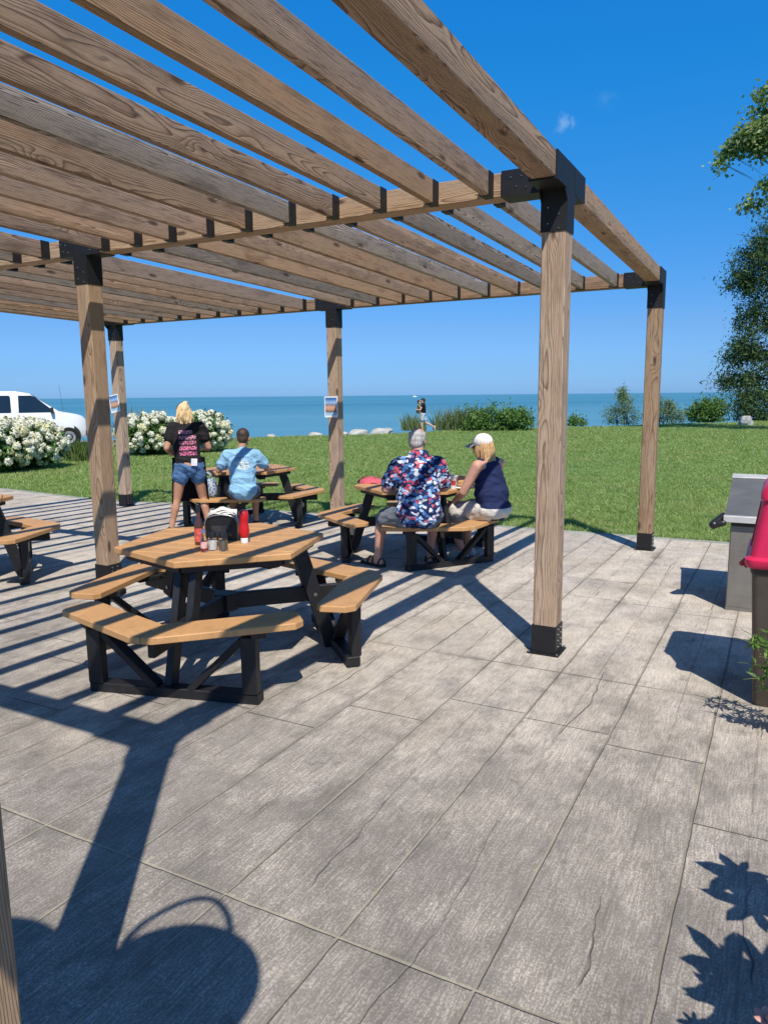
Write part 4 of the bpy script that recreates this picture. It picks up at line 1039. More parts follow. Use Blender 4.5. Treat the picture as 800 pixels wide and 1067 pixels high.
b = MB(); F_.hball(b, (0, -.012, .050), (.092, .108, .082)); b.v = [tuple(v) for v in b.v]
low = F_.hp((0, 0, .03)); fuse(b, 'cap', .006, CAPM, g, 3)
b = MB(); V = []
for i in range(13):
    a = R(-72+144*i/12); 
    for (rr_, dz) in ((.086, .045), (.15, .028), (.17, .018), (.17, .013), (.15, .022), (.086, .039)):
        V.append(F_.hp((rr_*math.sin(a)*.62*(1.25 if rr_ < .1 else 1.15), .0+rr_*math.cos(a)*1.05+.01, dz-.02*abs(math.sin(a))**2)))
b.add(V, [(i*6+j, (i+1)*6+j, (i+1)*6+(j+1) % 6, i*6+(j+1) % 6) for i in range(12) for j in range(6)]); b.build('cap_peak', cloth('grey_cotton', (.36, .36, .37), .08, .9, .2), g, smooth=True)
b = MB(); F_.hcap(b, (-.034, .088, .0), (-.075, .02, .004), .012, .004); F_.hcap(b, (.034, .088, .0), (.075, .02, .004), .012, .004); b.build('sunglasses', BLACK_P, g, smooth=True)
for sd in 'LR':
    b = MB(); F_.foot(b, sd, 0, .010); fuse(b, 'shoe', .008, plain('pale_shoe', (.5, .48, .45), .7), g, 2)
# on their table
t2 = Vector((T2C[0], T2C[1], G(T2C[1])+.751))
def onT2(px, py): p = gp(px, py, .75); return Vector((p.x, p.y, t2.z))
cp = thing('paper_cup', 'white paper cup with a red mark beside the hand of the woman in the cap', 'cup', onT2(472, 509)); cp.rotation_euler = (0, 0, R(-60))
q = N('cup_print'); s_ = q.sep(q.obj()); an = q.math('ARCTAN2', s_[1], s_[0])
cm_ = q.base(q.mix(q.math('MULTIPLY', q.math('LESS_THAN', q.math('ABSOLUTE', an), .7), q.math('MULTIPLY', q.math('GREATER_THAN', s_[2], .035), q.math('LESS_THAN', s_[2], .085))), (.78, .77, .75), (.60, .05, .06)), .5, .3)
lathe_obj('cup', [(.028, 0), (.038, .118), (.041, .122), (.041, .128)], cm_, cp); lathe_obj('lid', [(.0415, .122), (.042, .132), (.03, .138)], plain('cup_lid', (.75, .75, .75), .3), cp)
fd = thing('sandwich', 'half eaten sandwich on a white paper liner beside the paper cup', 'food', onT2(482, 508))
b = MB(); b.ball((0, 0, .03), (.07, .05, .03)); b.ball((.0, 0, .055), (.065, .045, .022)); b.build('bread', plain('bread', (.48, .27, .12), .8, var=.3, scale=25), fd, smooth=True)
b = MB(); b.lathe([(.11, 0), (.12, .006), (.10, .008)], n=14); b.build('paper_liner', plain('liner', (.78, .77, .74), .7), fd)
q = thing('cloth_pouch', 'slumped pinkish red cloth pouch on the left corner of the couple\'s table', 'pouch', onT2(386, 503))
b = MB(); V = []; random.seed(5)
for i in range(7):
    ph = i/6; 
    for k in range(18):
        a = 2*math.pi*k/18; rr_ = (1-ph**2.2)*(.13+.015*math.sin(3*a+1)+.008*math.sin(7*a+i)); V.append((rr_*1.2*math.cos(a), rr_*.85*math.sin(a), .062*ph**.7+.010*math.sin(5*a+i*2)+.006*math.sin(9*a)))
b.add(V, [(i*18+k, i*18+(k+1) % 18, (i+1)*18+(k+1) % 18, (i+1)*18+k) for i in range(6) for k in range(18)]); b.build('pouch_body', cloth('pink_red_cloth', (.50, .10, .13), .15), q, smooth=True)
b = MB(); b.tube([(-.12, 0, .04), (-.05, -.01, .066), (.05, .01, .066), (.12, 0, .04)], .005, 6); b.build('zip', plain('zip', (.3, .08, .1), .5), q)

# --- far walker with a child
wk = gp(441, 450.5); yawk = yaw+R(3)+math.pi/2-.25
g = thing('person', 'far off person in a black top walking along the shore with a child in arms', 'person', (wk.x, wk.y, G(wk.y)), yawk)
J = dict(pelvis=(0, 0, .86), chest=(0, .0, 1.22), neck=(0, .02, 1.40), head=(0, .04, 1.53), shL=(-.17, 0, 1.33), shR=(.17, 0, 1.33), elL=(-.24, .12, 1.08), elR=(.24, .12, 1.08),
         wrL=(-.08, .33, 1.08), wrR=(.06, .34, 1.02), hipL=(-.08, 0, .85), hipR=(.08, 0, .85), knL=(-.09, .08, .46), knR=(.10, -.12, .46), anL=(-.09, .02, .085), anR=(.10, -.52, .26), toeR=(.10, -.50, .10), back=(0, -1, 0))
F_ = Fig(J, .97, 1, 1, 0, -.1); b = MB(); F_.torso(b); F_.head(b)
for sd in 'LR': F_.arm(b, sd); F_.leg(b, sd); F_.foot(b, sd)
F_.hand(b, 'L', (1, .4, 0), (0, -1, 0), .7); F_.hand(b, 'R', (-1, .4, 0), (0, -1, 0), .7)
fuse(b, 'body', .009, SKIN_LIGHT, g, 4); F_.face(g)
b = MB(); F_.torso(b, .016, False); [F_.arm(b, sd, .018, .25) for sd in 'LR']; fuse(b, 'top', .011, cloth('black_top', (.012, .012, .014)), g)
b = MB(); b.ball((0, 0, .86), (.172, .13, .11)); [F_.leg(b, sd, .018, .62, .012) for sd in 'LR']; fuse(b, 'shorts', .011, cloth('pale_denim', (.35, .47, .60)), g)
b = MB(); F_.hball(b, (0, -.02, .035), (.084, .102, .088)); F_.hball(b, (0, -.09, .02), (.05, .06, .06)); F_.hball(b, (0, -.07, -.06), (.06, .04, .08)); fuse(b, 'hair', .008, hair_mat('black_hair', (.012, .009, .008), (.035, .027, .022)), g, 3)
rot_ = Matrix.Rotation(yawk, 3, 'Z')
cw = Vector((wk.x, wk.y, G(wk.y)))+rot_ @ Vector((0, .235, .55))
g = thing('person', 'small dark haired child in an olive top carried by the walker on the shore', 'person', cw, yawk+math.pi)
J = dict(pelvis=(0, 0, .42), chest=(0, .01, .68), neck=(0, .02, .80), head=(0, .03, .90), shL=(-.11, .01, .75), shR=(.11, .01, .75), elL=(-.16, .10, .66), elR=(.16, .10, .66), wrL=(-.12, .22, .74), wrR=(.12, .22, .74),
         hipL=(-.06, 0, .40), hipR=(.06, 0, .40), knL=(-.19, .17, .36), knR=(.19, .17, .36), anL=(-.20, .16, .16), anR=(.20, .16, .16), toeL=(-.2, .2, .06), toeR=(.2, .2, .06))
F_ = Fig(J, .66, 1, 1, 0, 0, .85); b = MB(); F_.torso(b); F_.head(b)
for sd in 'LR': F_.arm(b, sd); F_.leg(b, sd); F_.foot(b, sd)
F_.hand(b, 'L', (.2, 1, 0), (0, 0, -1), .5); F_.hand(b, 'R', (-.2, 1, 0), (0, 0, -1), .5)
fuse(b, 'body', .007, SKIN_LIGHT, g, 4); F_.face(g)
b = MB(); F_.torso(b, .012); [F_.arm(b, sd, .014, .5) for sd in 'LR']; fuse(b, 'top', .009, cloth('olive_top', (.22, .19, .05)), g)
b = MB(); F_.hball(b, (0, -.02, .035), (.082, .1, .086)); F_.hball(b, (0, -.06, -.03), (.06, .04, .07)); fuse(b, 'hair', .008, hair_mat('dark_hair', (.015, .01, .008), (.04, .03, .022)), g, 3)

# ------------------------------------------------------------------ waste box and red lidded bin on the right
def stainless(name, c):
    q = N(name); o = q.obj(); st = q.noise(q.scale(o, (3, 3, 60)), 1.0, 3, .6).outputs[0]; bl = q.noise(o, 3.5, 5, .65).outputs[0]
    col = q.ramp(q.math('ADD', q.math('MULTIPLY', bl, .8), q.math('MULTIPLY', st, .2)), [(.3, tuple(x*.72 for x in c)), (.7, tuple(x*1.15 for x in c))])
    q.bump(bl, .06, .01); return q.base(col, q.math('ADD', .38, q.math('MULTIPLY', bl, .22)), .4, .35)
STEEL_D = stainless('dull_steel', (.23, .215, .19)); STEEL_L = stainless('lid_steel', (.175, .175, .17)); ALU = stainless('bright_rim', (.62, .62, .60))
gbx = thing('steel_bin', 'grey metal chest with a sloping lid, bright rims and a black handle', 'metal chest', (-.30, 6.20, G(6.2)))
WB, DB = .95, .86
b = MB(); b.box((WB/2, DB/2, .345), (WB, DB, .65), None, .008)
b.prism([(0.0, 0.0), (WB, 0.0), (WB, DB), (0, DB)], .0, .03); b.build('body', STEEL_D, gbx)
b = MB(); b.box((WB/2, DB/2+.002, .683), (WB-.006, DB-.004, .026)); b.build('seal', BLACK_P, gbx)
zf, zb = .715, .965; a_ = math.atan2(zb-zf, DB+.06); L_ = math.hypot(zb-zf, DB+.06)
b = MB(); V = [(-.045, -.035, .695), (WB+.045, -.035, .695), (WB+.045, DB+.02, .695), (-.045, DB+.02, .695), (-.045, -.035, zf+.02), (WB+.045, -.035, zf+.02), (WB+.045, DB+.02, zb), (-.045, DB+.02, zb)]
b.add(V, [(0, 3, 2, 1), (4, 5, 6, 7), (0, 1, 5, 4), (1, 2, 6, 5), (2, 3, 7, 6), (3, 0, 4, 7)]); b.build('lid', STEEL_L, gbx)
b = MB(); b.box((WB/2, -.040, .722), (WB+.10, .02, .05), None, .004); b.bar((-.05, -.02, zf+.026), (WB+.05, -.02, zf+.026), .045, .012, .003); b.build('rim', ALU, gbx); b = MB(); b.bar((-.05, DB-.02, zb-.002), (WB+.05, DB-.02, zb-.002), .085, .014, .003, Vector((0, -math.sin(a_), math.cos(a_)))); b.build('rim', ALU, gbx)
b = MB(); b.cap((-.055, .06, .725), (-.115, -.05, .672), .030, .034); b.cap((-.115, -.05, .672), (-.05, -.05, .69), .028, .024); b.build('handle', BLACK_P, gbx, smooth=True)
REDP = plain('red_plastic', (.60, .018, .075), .38, .45, 0, .1, 5, .05, 60)
BROWN = stainless('brown_bin', (.115, .092, .072))
rb = thing('waste_bin', 'tapered brown litter bin with a tall red dome lid beside the leafy plant', 'bin', (-.05+.26, 4.21+.26, G(4.4)))
def rrect(hw, r_, z, n=6):
    out = []
    for (sx, sy, a0) in ((1, 1, 0), (-1, 1, 90), (-1, -1, 180), (1, -1, 270)):
        for k in range(n):
            a = R(a0+90*k/(n-1)); out.append((sx*(hw-r_)+r_*math.cos(a), sy*(hw-r_)+r_*math.sin(a), z))
    return out
def loft(b, rings):
    n = len(rings[0]); o = []; [o.extend(r_) for r_ in rings]
    b.add(o, [(i*n+k, i*n+(k+1) % n, (i+1)*n+(k+1) % n, (i+1)*n+k) for i in range(len(rings)-1) for k in range(n)]+[tuple(range(n-1, -1, -1)), tuple((len(rings)-1)*n+k for k in range(n))])
b = MB(); loft(b, [rrect(.25, .03, .0), rrect(.258, .03, .02), rrect(.298, .035, .70), rrect(.302, .035, .735)]); b.build('body', BROWN, rb, smooth=True, angle=45)
b = MB(); loft(b, [rrect(.306, .035, .725), rrect(.312, .035, .755)]); b.build('collar', BLACK_P, rb, smooth=True, angle=45)
b = MB(); loft(b, [rrect(.322, .04, .756), rrect(.334, .045, .775), rrect(.334, .045, .80), rrect(.314, .045, .815), rrect(.272, .05, 1.10), rrect(.282, .05, 1.105), rrect(.282, .06, 1.14), rrect(.262, .07, 1.175), rrect(.18, .08, 1.212), rrect(.05, .04, 1.217)]); b.build('lid', REDP, rb, smooth=True, angle=40)
b = MB(); V = [(-.3105, -.14, .84), (-.3105, .14, .84), (-.280, .13, 1.05), (-.280, -.13, 1.05)]; Nn = Vector((-1, 0, .17)).normalized()*.008
b.add([Vector(v)+Nn for v in V]+[Vector(v)-Nn*1.0 for v in V], [(3, 2, 1, 0), (4, 5, 6, 7), (0, 1, 5, 4), (1, 2, 6, 5), (2, 3, 7, 6), (3, 0, 4, 7)]); b.build('flap', plain('red_flap', (.50, .014, .06), .42), rb)
b = MB(); b.cap((-.338, -.16, .765), (-.352, -.16, .745), .012, .014); b.cap((-.33, -.19, .74), (-.33, -.13, .74), .010, .010); b.build('latch', plain('latch_red', (.45, .03, .05), .4), rb, smooth=True)

# ------------------------------------------------------------------ plants by the bin and at the right edge
LF_BRIGHT = leafmat('sprig_leaf', [(.09, .19, .035), (.14, .26, .05), (.19, .32, .08), (.07, .15, .04)], .35)
STEM = plain('green_stem', (.13, .17, .05), .7)
TERRA = plain('terracotta', (.42, .17, .09), .85, .2, 0, .2, 6, .2, 40)
def pot(parent, r_, h_, mat):
    lathe_obj('pot', [(r_*.70, 0), (r_*.74, .01), (r_*.95, h_*.82), (r_*1.05, h_*.83), (r_*1.07, h_*.97), (r_*1.0, h_), (r_*.9, h_), (r_*.86, h_*.9)], mat, parent, n=28)
    lathe_obj('soil', [(.01, h_*.86), (r_*.90, h_*.87), (r_*.5, h_*.9)], plain('potting_soil', (.035, .024, .017), .95, .1, 0, .4, 30), parent, n=20)
pl = Vector((.34, 3.80, G(3.8)))
g = thing('leafy_plant', 'leafy green plant with narrow leaves spilling in front of the brown bin', 'plant', pl)
pot(g, .20, .24, TERRA)
tips = [gz_ for gz_ in []]
def sprig_pt(px, py, y_):
    d = ray(px, py); t_ = y_/d.y; return Vector((0, 0, CAMH))+d*t_-pl
ends = [sprig_pt(764, 664, 3.86), sprig_pt(772, 656, 3.95), sprig_pt(768, 690, 3.80), sprig_pt(773, 708, 3.78), sprig_pt(787, 654, 4.0), sprig_pt(790, 684, 3.75), sprig_pt(785, 722, 3.78), sprig_pt(800, 640, 3.9), sprig_pt(800, 700, 3.7),
        Vector((.1, .1, .75)), Vector((.2, -.1, .6)), Vector((-.05, -.15, .55)), Vector((.25, .1, .7))]
b = MB(); LP = []; LD_ = []
for e in ends:
    a = Vector((random.uniform(-.08, .08), random.uniform(-.08, .08), .21)); m_ = lerp(a, e, .5)+Vector((0, 0, .10)); pts = []
    for i in range(11):
        t_ = i/10; pts.append(a*(1-t_)**2+m_*2*t_*(1-t_)+e*t_*t_)
    b.tube(pts, [.004*(1-.6*i/10) for i in range(11)], 5)
    for i in range(64):
        t_ = .2+.65*random.random(); k = min(int(t_*10), 9); p = pts[k]+(pts[k+1]-pts[k])*(t_*10-k); LP.append(p); LD_.append((pts[k+1]-pts[k]).normalized())
b.build('stems', STEM, g, smooth=True)
P = np.array([tuple(p) for p in LP]); dv = np.array([tuple(p) for p in LD_])
V, F = leaves(P, .055, .22, .5); me = np_mesh('foliage', V, F, 4); link('foliage', me, LF_BRIGHT, g)

# big leafed flowering plant just out of frame: leaves placed to shadow the corner
bl = Vector((.62, 1.52, G(1.5)))
g = thing('flowering_plant', 'potted plant with broad jagged leaves and pink flowers mostly out of frame at the lower right, placed for its leaf shadow', 'plant', bl)
pot(g, .21, .30, TERRA)
BIGL = leafmat('broad_leaf', [(.05, .12, .03), (.07, .16, .035), (.06, .14, .04)], .25)
bm_ = MB(); bs = MB()
def broad_leaf(c, sz, nrm, rot_a):
    nrm = Vector(nrm).normalized(); a = Vector((1, 0, 0)); a = (a-nrm*a.dot(nrm)).normalized(); c2 = nrm.cross(a); V = [Vector(c)]; lobes = 7
    for i in range(lobes*4):
        th = 2*math.pi*i/(lobes*4); ph = i % 4; r_ = sz*(1.0 if ph == 0 else .72 if ph in (1, 3) else .40)*(.75+.25*math.cos(th))
        V.append(Vector(c)+(a*math.cos(th+rot_a)+c2*math.sin(th+rot_a))*r_-nrm*(.18*r_))
    bm_.add(V, [(0, i+1, (i+1) % (lobes*4)+1) for i in range(lobes*4)])
random.seed(21)
def shadow_leaf(gx, gy, z, sz):
    c = Vector((gx+.445*z, gy-.60*z, z+G(gy)))-bl; broad_leaf(c, sz, (random.uniform(-.5, .5)+.35, random.uniform(-.4, .3)-.3, 1), random.uniform(0, 6.28))
    mid_ = c*.5+Vector((0, 0, .12)); bs.tube([Vector((0, 0, .25)), mid_, c], [.006, .005, .003], 5)
for (x_, y_, z_, s_) in ((-.03, 2.60, .80, .17), (.04, 2.52, .72, .19), (.02, 2.44, .78, .15), (-.02, 2.10, .8, .17), (.0, 1.98, .76, .2), (.06, 2.14, .84, .2), (-.03, 2.0, .7, .17), (.08, 2.0, .8, .2), (.03, 1.86, .74, .17), (-.1, 1.86, .62, .07), (-.02, 2.56, .80, .14), (.07, 2.50, .70, .15), (.12, 2.40, .85, .15), (.13, 2.62, .75, .13), (-.03, 2.03, .85, .12), (.05, 2.05, .80, .15), (.12, 2.10, .75, .15), (.03, 1.95, .62, .13), (.11, 1.95, .85, .16), (.16, 2.2, .8, .12), (-.07, 1.82, .6, .06), (.2, 2.4, .8, .15), (.2, 1.9, .8, .16), (.22, 2.1, .9, .16)):
    shadow_leaf(x_, y_, z_, s_)
bm_.build('foliage', BIGL, g); bs.build('stems', STEM, g, smooth=True)
PINKF = plain('pink_petal', (.66, .33, .27), .6, .2, 0, .2, 30)
def blossom(c, r_):
    b = MB()
    for k in range(7):
        a = 2*math.pi*k/7; d = Vector((math.cos(a), math.sin(a), .45)); b.ball(Vector(c)+d*r_*.55, (r_*.5, r_*.32, r_*.12), (0, -.4, a), 8, 6)
    b.ball(Vector(c)+Vector((0, 0, r_*.3)), r_*.25, None, 8, 6); b.build('flower', PINKF, g, smooth=True)
blossom(gp(800, 1066, .25)-bl, .032); blossom(Vector((.0, .2, .9)), .05); blossom(Vector((.1, -.1, .85)), .05)
# an added leaning rod out of frame, shaped to throw the thin shadow line
st = thing('shadow_rod', 'thin dark leaning rod out of frame at the right, added for its shadow', 'shadow caster', (.075, 4.02, G(4.0)))
b = MB(); b.tube([(0, 0, 0), (.27, -1.25, .60), (.50, -2.42, 1.15)], [.019, .012, .005], 8); b.build('rod', BLACK_STEEL, st, smooth=True)
b = MB(); b.ball((.5, -2.42, 1.15), .012); b.build('end_cap', BLACK_P, st, smooth=True)

# added bowls on poles, unseen behind the camera, to throw the round lower left shadows
ZINC = plain('painted_tin', (.10, .10, .11), .5, .4)
def back_up(gx, gy, z): return Vector((gx+.445*z, gy-.60*z, G(gy)))
for (gx, gy, r_, lb) in ((-1.385, 1.325, .245, 'round tin bowl with a folded bail handle on a pole behind the camera, added for its shadow'), (-1.90, 1.06, .27, 'wider round tin bowl without a handle on a pole, unseen, added for its shadow')):
    zt = 2.12; o = thing('shadow_bowl', lb, 'planter', back_up(gx, gy, zt), 0)
    pr_ = [(.03, zt-.16), (r_*.6, zt-.15), (r_*.9, zt-.08), (r_*1.0, zt-.01), (r_*1.0, zt), (r_*.96, zt), (r_*.9, zt-.03)]
    lathe_obj('bowl', pr_, ZINC, o, n=36)
    lathe_obj('soil', [(.02, zt-.05), (r_*.92, zt-.04), (.02, zt-.02)], plain('bowl_soil', (.035, .024, .017), .95, .1, 0, .4, 30), o, n=20)
    b = MB(); b.tube([(0, 0, 0), (0, 0, zt-.15)], .02, 8); b.lathe([(.16, 0), (.16, .012), (.03, .02)], n=20); b.build('pole', BLACK_STEEL, o, smooth=True, angle=40)
    if r_ > .25: continue
    b = MB(); c0 = Vector((-.10, .17, zt+.0)); ax_ = Vector((.10, .235, 0)).normalized(); pts = []
    e0 = Vector((r_*math.cos(R(168)), r_*math.sin(R(168)), zt)); e1 = Vector((r_*math.cos(R(88)), r_*math.sin(R(88)), zt)); md = (e0+e1)/2; out_ = Vector((md.x, md.y, 0)).normalized()
    for k in range(13):
        t_ = k/12; sk = .35*math.sin(math.pi*t_)
        pts.append(e0*(1-t_)+e1*t_+out_*(.155*math.sin(math.pi*t_)**.6)+(e1-e0).normalized()*(.05*math.sin(math.pi*t_))+Vector((0, 0, .02*math.sin(math.pi*t_))))
    b.tube(pts, .012, 6); b.build('handle', BLACK_STEEL, o, smooth=True)

# ------------------------------------------------------------------ hydrangeas
HY_LEAF = leafmat('hydrangea_leaf', [(.035, .095, .02), (.06, .14, .028), (.085, .18, .035), (.045, .11, .03)], .25, .45)
q = N('cream_petals'); ri = q.t.nodes.new('ShaderNodeNewGeometry').outputs['Random Per Island']; rd = q.rand()
pc = q.ramp(ri, [(.2, (.76, .745, .62)), (.5, (.84, .825, .72)), (.8, (.80, .80, .58))]); pc = q.mix(q.math('MULTIPLY', q.sstep(rd, .55, .9), .75), pc, (.70, .68, .36))
PETAL = q.base(pc, .7, .15)
tr = q.t.nodes.new('ShaderNodeBsdfTranslucent'); q.set(tr.inputs[0], pc); mx = q.t.nodes.new('ShaderNodeMixShader'); mx.inputs[0].default_value = .25
q.t.links.new(q.p.outputs[0], mx.inputs[1]); q.t.links.new(tr.outputs[0], mx.inputs[2]); q.t.links.new(mx.outputs[0], q.out.inputs[0])
heads = []
for k in range(4):
    P, v = shell_pts(190, (0, 0, 0), (.115, .115, .125-.015*k), .8); V, F = leaves(P, .052, .98, .0, v*4.0)
    me = np_mesh('flower_head', V, F, 4); me.materials.append(PETAL); heads.append(me)
def hydrangea(c, rx, h_, nh, label):
    g = thing('hydrangea_bush', label, 'shrub', c, 0, 'white hydrangeas on the lawn'); zc_ = h_*.5
    P, v = clumped(170, 34, (0, 0, zc_), (rx*.95, rx*.95, h_*.48), .16, .55); P[:, 2] = np.maximum(P[:, 2], .05)
    V, F = leaves(P, .11, .62, .35, v); link('foliage', np_mesh('foliage', V, F, 4), HY_LEAF, g)
    b = MB()
    for k in range(14):
        a = random.uniform(0, 6.28); e = Vector((rx*.7*math.cos(a), rx*.7*math.sin(a), h_*random.uniform(.5, .85))); b.tube([(.08*math.cos(a), .08*math.sin(a), 0), e*.5+Vector((0, 0, .1)), e], [.014, .01, .005], 5)
    b.build('stems', BARK, g, smooth=True)
    cnt = 0; tries = 0; used = []
    toc = Vector((-c.x, -c.y, 0)).normalized()
    while cnt < nh and tries < 6000:
        tries += 1; d = Vector(rng.normal(0, 1, 3)); d.normalize()
        if d.z < -.75 or (d.dot(toc) < -.25 and d.z < .6): continue
        p = Vector((d.x*rx*1.02, d.y*rx*1.02, zc_+d.z*h_*.5)); p *= random.uniform(.95, 1.05); p.z = max(p.z, .12)
        if any((p-u).length < .135 for u in used): continue
        used.append(p); o = bpy.data.objects.new('flower_head', random.choice(heads)); C.objects.link(o); o.parent = g; o.location = p
        s_ = random.uniform(.78, 1.25)*(.82+.35*max(0, d.z)); o.scale = (s_, s_, s_*random.uniform(.85, 1.2)); o.rotation_euler = (random.uniform(-.6, .6), random.uniform(-.6, .6), random.uniform(0, 6.28)); cnt += 1
def back_off(px, py, d_):
    p = gp(px, py); v = Vector((p.x, p.y, 0)).normalized(); q_ = p+v*d_; return Vector((q_.x, q_.y, G(q_.y)))
hydrangea(back_off(31, 490, .85), .92, 1.18, 84, 'white hydrangea bush in front of the van\'s wheel and door')
hydrangea(back_off(-8, 494, .85), 1.0, 1.2, 84, 'white hydrangea bush at the far left edge of the photo, in front of the van')
hydrangea(back_off(158, 475, .8), 1.0, 1.2, 78, 'white hydrangea bush left of the standing woman')
hydrangea(back_off(209, 472, .8), 1.0, 1.24, 78, 'white hydrangea bush behind the standing woman\'s right arm')

# ------------------------------------------------------------------ van
WHITE = plain('white_car_paint', (.80, .80, .80), .25, .5, 0, .03, 2)
DGLASS = plain('tinted_glass', (.012, .015, .018), .06, .7, 0, .1, 2)
TYRE = plain('tyre_rubber', (.018, .018, .018), .85, .2); RIM = plain('steel_rim', (.42, .42, .42), .4, .5, .6); DKPL = plain('dark_trim', (.025, .025, .027), .6)
vp = gp(71, 465.5); aw = Vector((vp.x, vp.y, 0)).normalized(); hd = math.atan2(aw.y, aw.x)-math.pi/2 + R(4)
vc = Vector((vp.x, vp.y, 0))+aw*.88; vn = thing('van', 'white passenger van with dark windows parked behind the hydrangeas', 'van', (vc.x, vc.y, -.14), hd)
def vw(z, X_):                                            # half width by height, narrowing at the nose
    w_ = np.interp(z, [.30, .45, .70, 1.0, 1.22, 1.6, 1.95, 2.06], [.90, .97, 1.0, .995, .975, .90, .82, .70]); return float(w_)*float(np.interp(X_, [-5, .15, .45, .62], [1, 1, .95, .86]))
def vtop(X_): return float(np.interp(X_, [-4.95, -4.8, -1.7, -1.22, -.28, -.1, .35, .55, .62], [1.95, 2.06, 2.07, 1.99, 1.33, 1.29, 1.20, 1.13, 1.02]))
st_ = [-4.95, -4.85, -4, -3, -2, -1.7, -1.45, -1.22, -.9, -.6, -.28, -.1, .1, .35, .5, .58, .62]; b = MB(); rings = []
for X_ in st_:
    top_ = vtop(X_); lv = [z for z in (.36, .45, .70, 1.0, 1.22, 1.6, 1.95) if z < top_-.05]; rg = []
    zs = lv+[top_-.035]+[top_]; prof_ = [(-vw(min(z, 2.03), X_)*(1 if i < len(zs)-1 else .86), z) for i, z in enumerate(zs)]
    while len(prof_) < 9: prof_.insert(-2, ((prof_[-3][0]+prof_[-2][0])/2, (prof_[-3][1]+prof_[-2][1])/2))
    full = prof_+[(-y_, z) for (y_, z) in prof_[::-1]]; rings.append([(X_, y_, z) for y_, z in full][::-1])
loft(b, rings); b.build('body', WHITE, vn, smooth=True, angle=32)
def side_panel(nm, pts, mt, off=.006, thick=.01):
    for s_ in (-1, 1):
        b = MB(); V = [(x_, s_*(vw(z, x_)+off), z) for x_, z in pts]; V2 = [(x_, s_*(vw(z, x_)-thick), z) for x_, z in pts]; n = len(pts)
        F = [tuple(range(n)), tuple(range(2*n-1, n-1, -1))]+[((i+1) % n, i, n+i, n+(i+1) % n) for i in range(n)]
        if s_ > 0: F = [f[::-1] for f in F]
        b.add(V+V2, F); b.build(nm, mt, vn)
side_panel('door_window', [(-1.62, 1.29), (-.52, 1.29), (-.50, 1.38), (-1.05, 1.86), (-1.18, 1.91), (-1.60, 1.91)], DGLASS)
side_panel('side_window', [(-3.3, 1.29), (-1.88, 1.29), (-1.86, 1.34), (-1.86, 1.86), (-1.90, 1.91), (-3.3, 1.91)], DGLASS)
side_panel('side_window', [(-4.7, 1.29), (-3.42, 1.29), (-3.42, 1.91), (-4.7, 1.91)], DGLASS)
side_panel('door_seam', [(-1.74, .45), (-1.728, .45), (-1.728, 1.95), (-1.74, 1.95)], DKPL, .003); side_panel('door_seam', [(-.43, .62), (-.418, .62), (-.418, 1.25), (-.43, 1.25)], DKPL, .003)
side_panel('door_handle', [(-1.62, 1.03), (-1.52, 1.03), (-1.52, 1.13), (-1.62, 1.13)], DKPL, .03)
b = MB(); ws = [(-.34, .86, 1.345), (-.34, -.86, 1.345), (-1.16, -.74, 1.945), (-1.16, .74, 1.945)]; nW = Vector((.6, 0, .8)).normalized()
b.add([Vector(v)+nW*.012 for v in ws]+[Vector(v)-nW*.02 for v in ws], [(3, 2, 1, 0), (4, 5, 6, 7), (0, 1, 5, 4), (1, 2, 6, 5), (2, 3, 7, 6), (3, 0, 4, 7)]); b.build('windscreen', DGLASS, vn)
for X_ in (0, -3.5):
    for s_ in (-1, 1):
        b = MB(); b.lathe([(.43, -.004), (.43, .006), (.36, .007)], (X_, s_*(vw(.45, X_)+.012), .40), 28, (R(90)*-s_*-1, 0, 0)); b.build('wheel_arch', DKPL, vn)
        wh = MB(); wh.lathe([(.20, -.11), (.34, -.11), (.365, -.08), (.365, .08), (.34, .11), (.20, .105)], (0, 0, 0), 30); w_o = wh.build('wheel', TYRE, vn, (X_, s_*.935, .365), (R(90)*s_*-1, 0, 0), True, 40)
        rm = MB(); rm.lathe([(.225, .09), (.225, .118), (.19, .112), (.10, .10), (.07, .118), (.05, .125)], (0, 0, 0), 24)
        rm.build('rim', RIM, w_o, smooth=True, angle=40)
b = MB(); b.box((.64, 0, .50), (.10, 1.70, .20), None, .02); b.build('bumper', DKPL, vn)
b = MB(); b.box((.62, 0, .80), (.04, 1.0, .26), None, .01); b.build('grille', DKPL, vn)
for s_ in (-1, 1):
    b = MB(); b.box((.60, s_*.66, .82), (.06, .26, .22), None, .02); b.build('headlight', GLASS, vn)
    b = MB(); b.box((-.52, s_*1.08, 1.36), (.10, .16, .22), None, .02); b.bar((-.50, s_*.93, 1.32), (-.52, s_*1.05, 1.33), .05, .04); b.build('mirror', DKPL, vn)
b = MB(); b.tube([(-.12, -.80, 1.2), (-.20, -.80, 2.3)], [.007, .004], 6); b.build('antenna', DKPL, vn)
b = MB(); pv = [Vector((-6.5, -2.2, 0)), Vector((2.6, -2.2, 0)), Vector((2.6, 3.0, 0)), Vector((-6.5, 3.0, 0))]; mr = Matrix.Rotation(hd, 3, 'Z')
b.add([tuple((mr @ p)+Vector((vc.x, vc.y, -.136))) for p in pv], [(0, 1, 2, 3)]); struct(b.build('parking_pavement', plain('gravel', (.22, .21, .19), .95, .1, 0, .3, 12, .5, 60)))

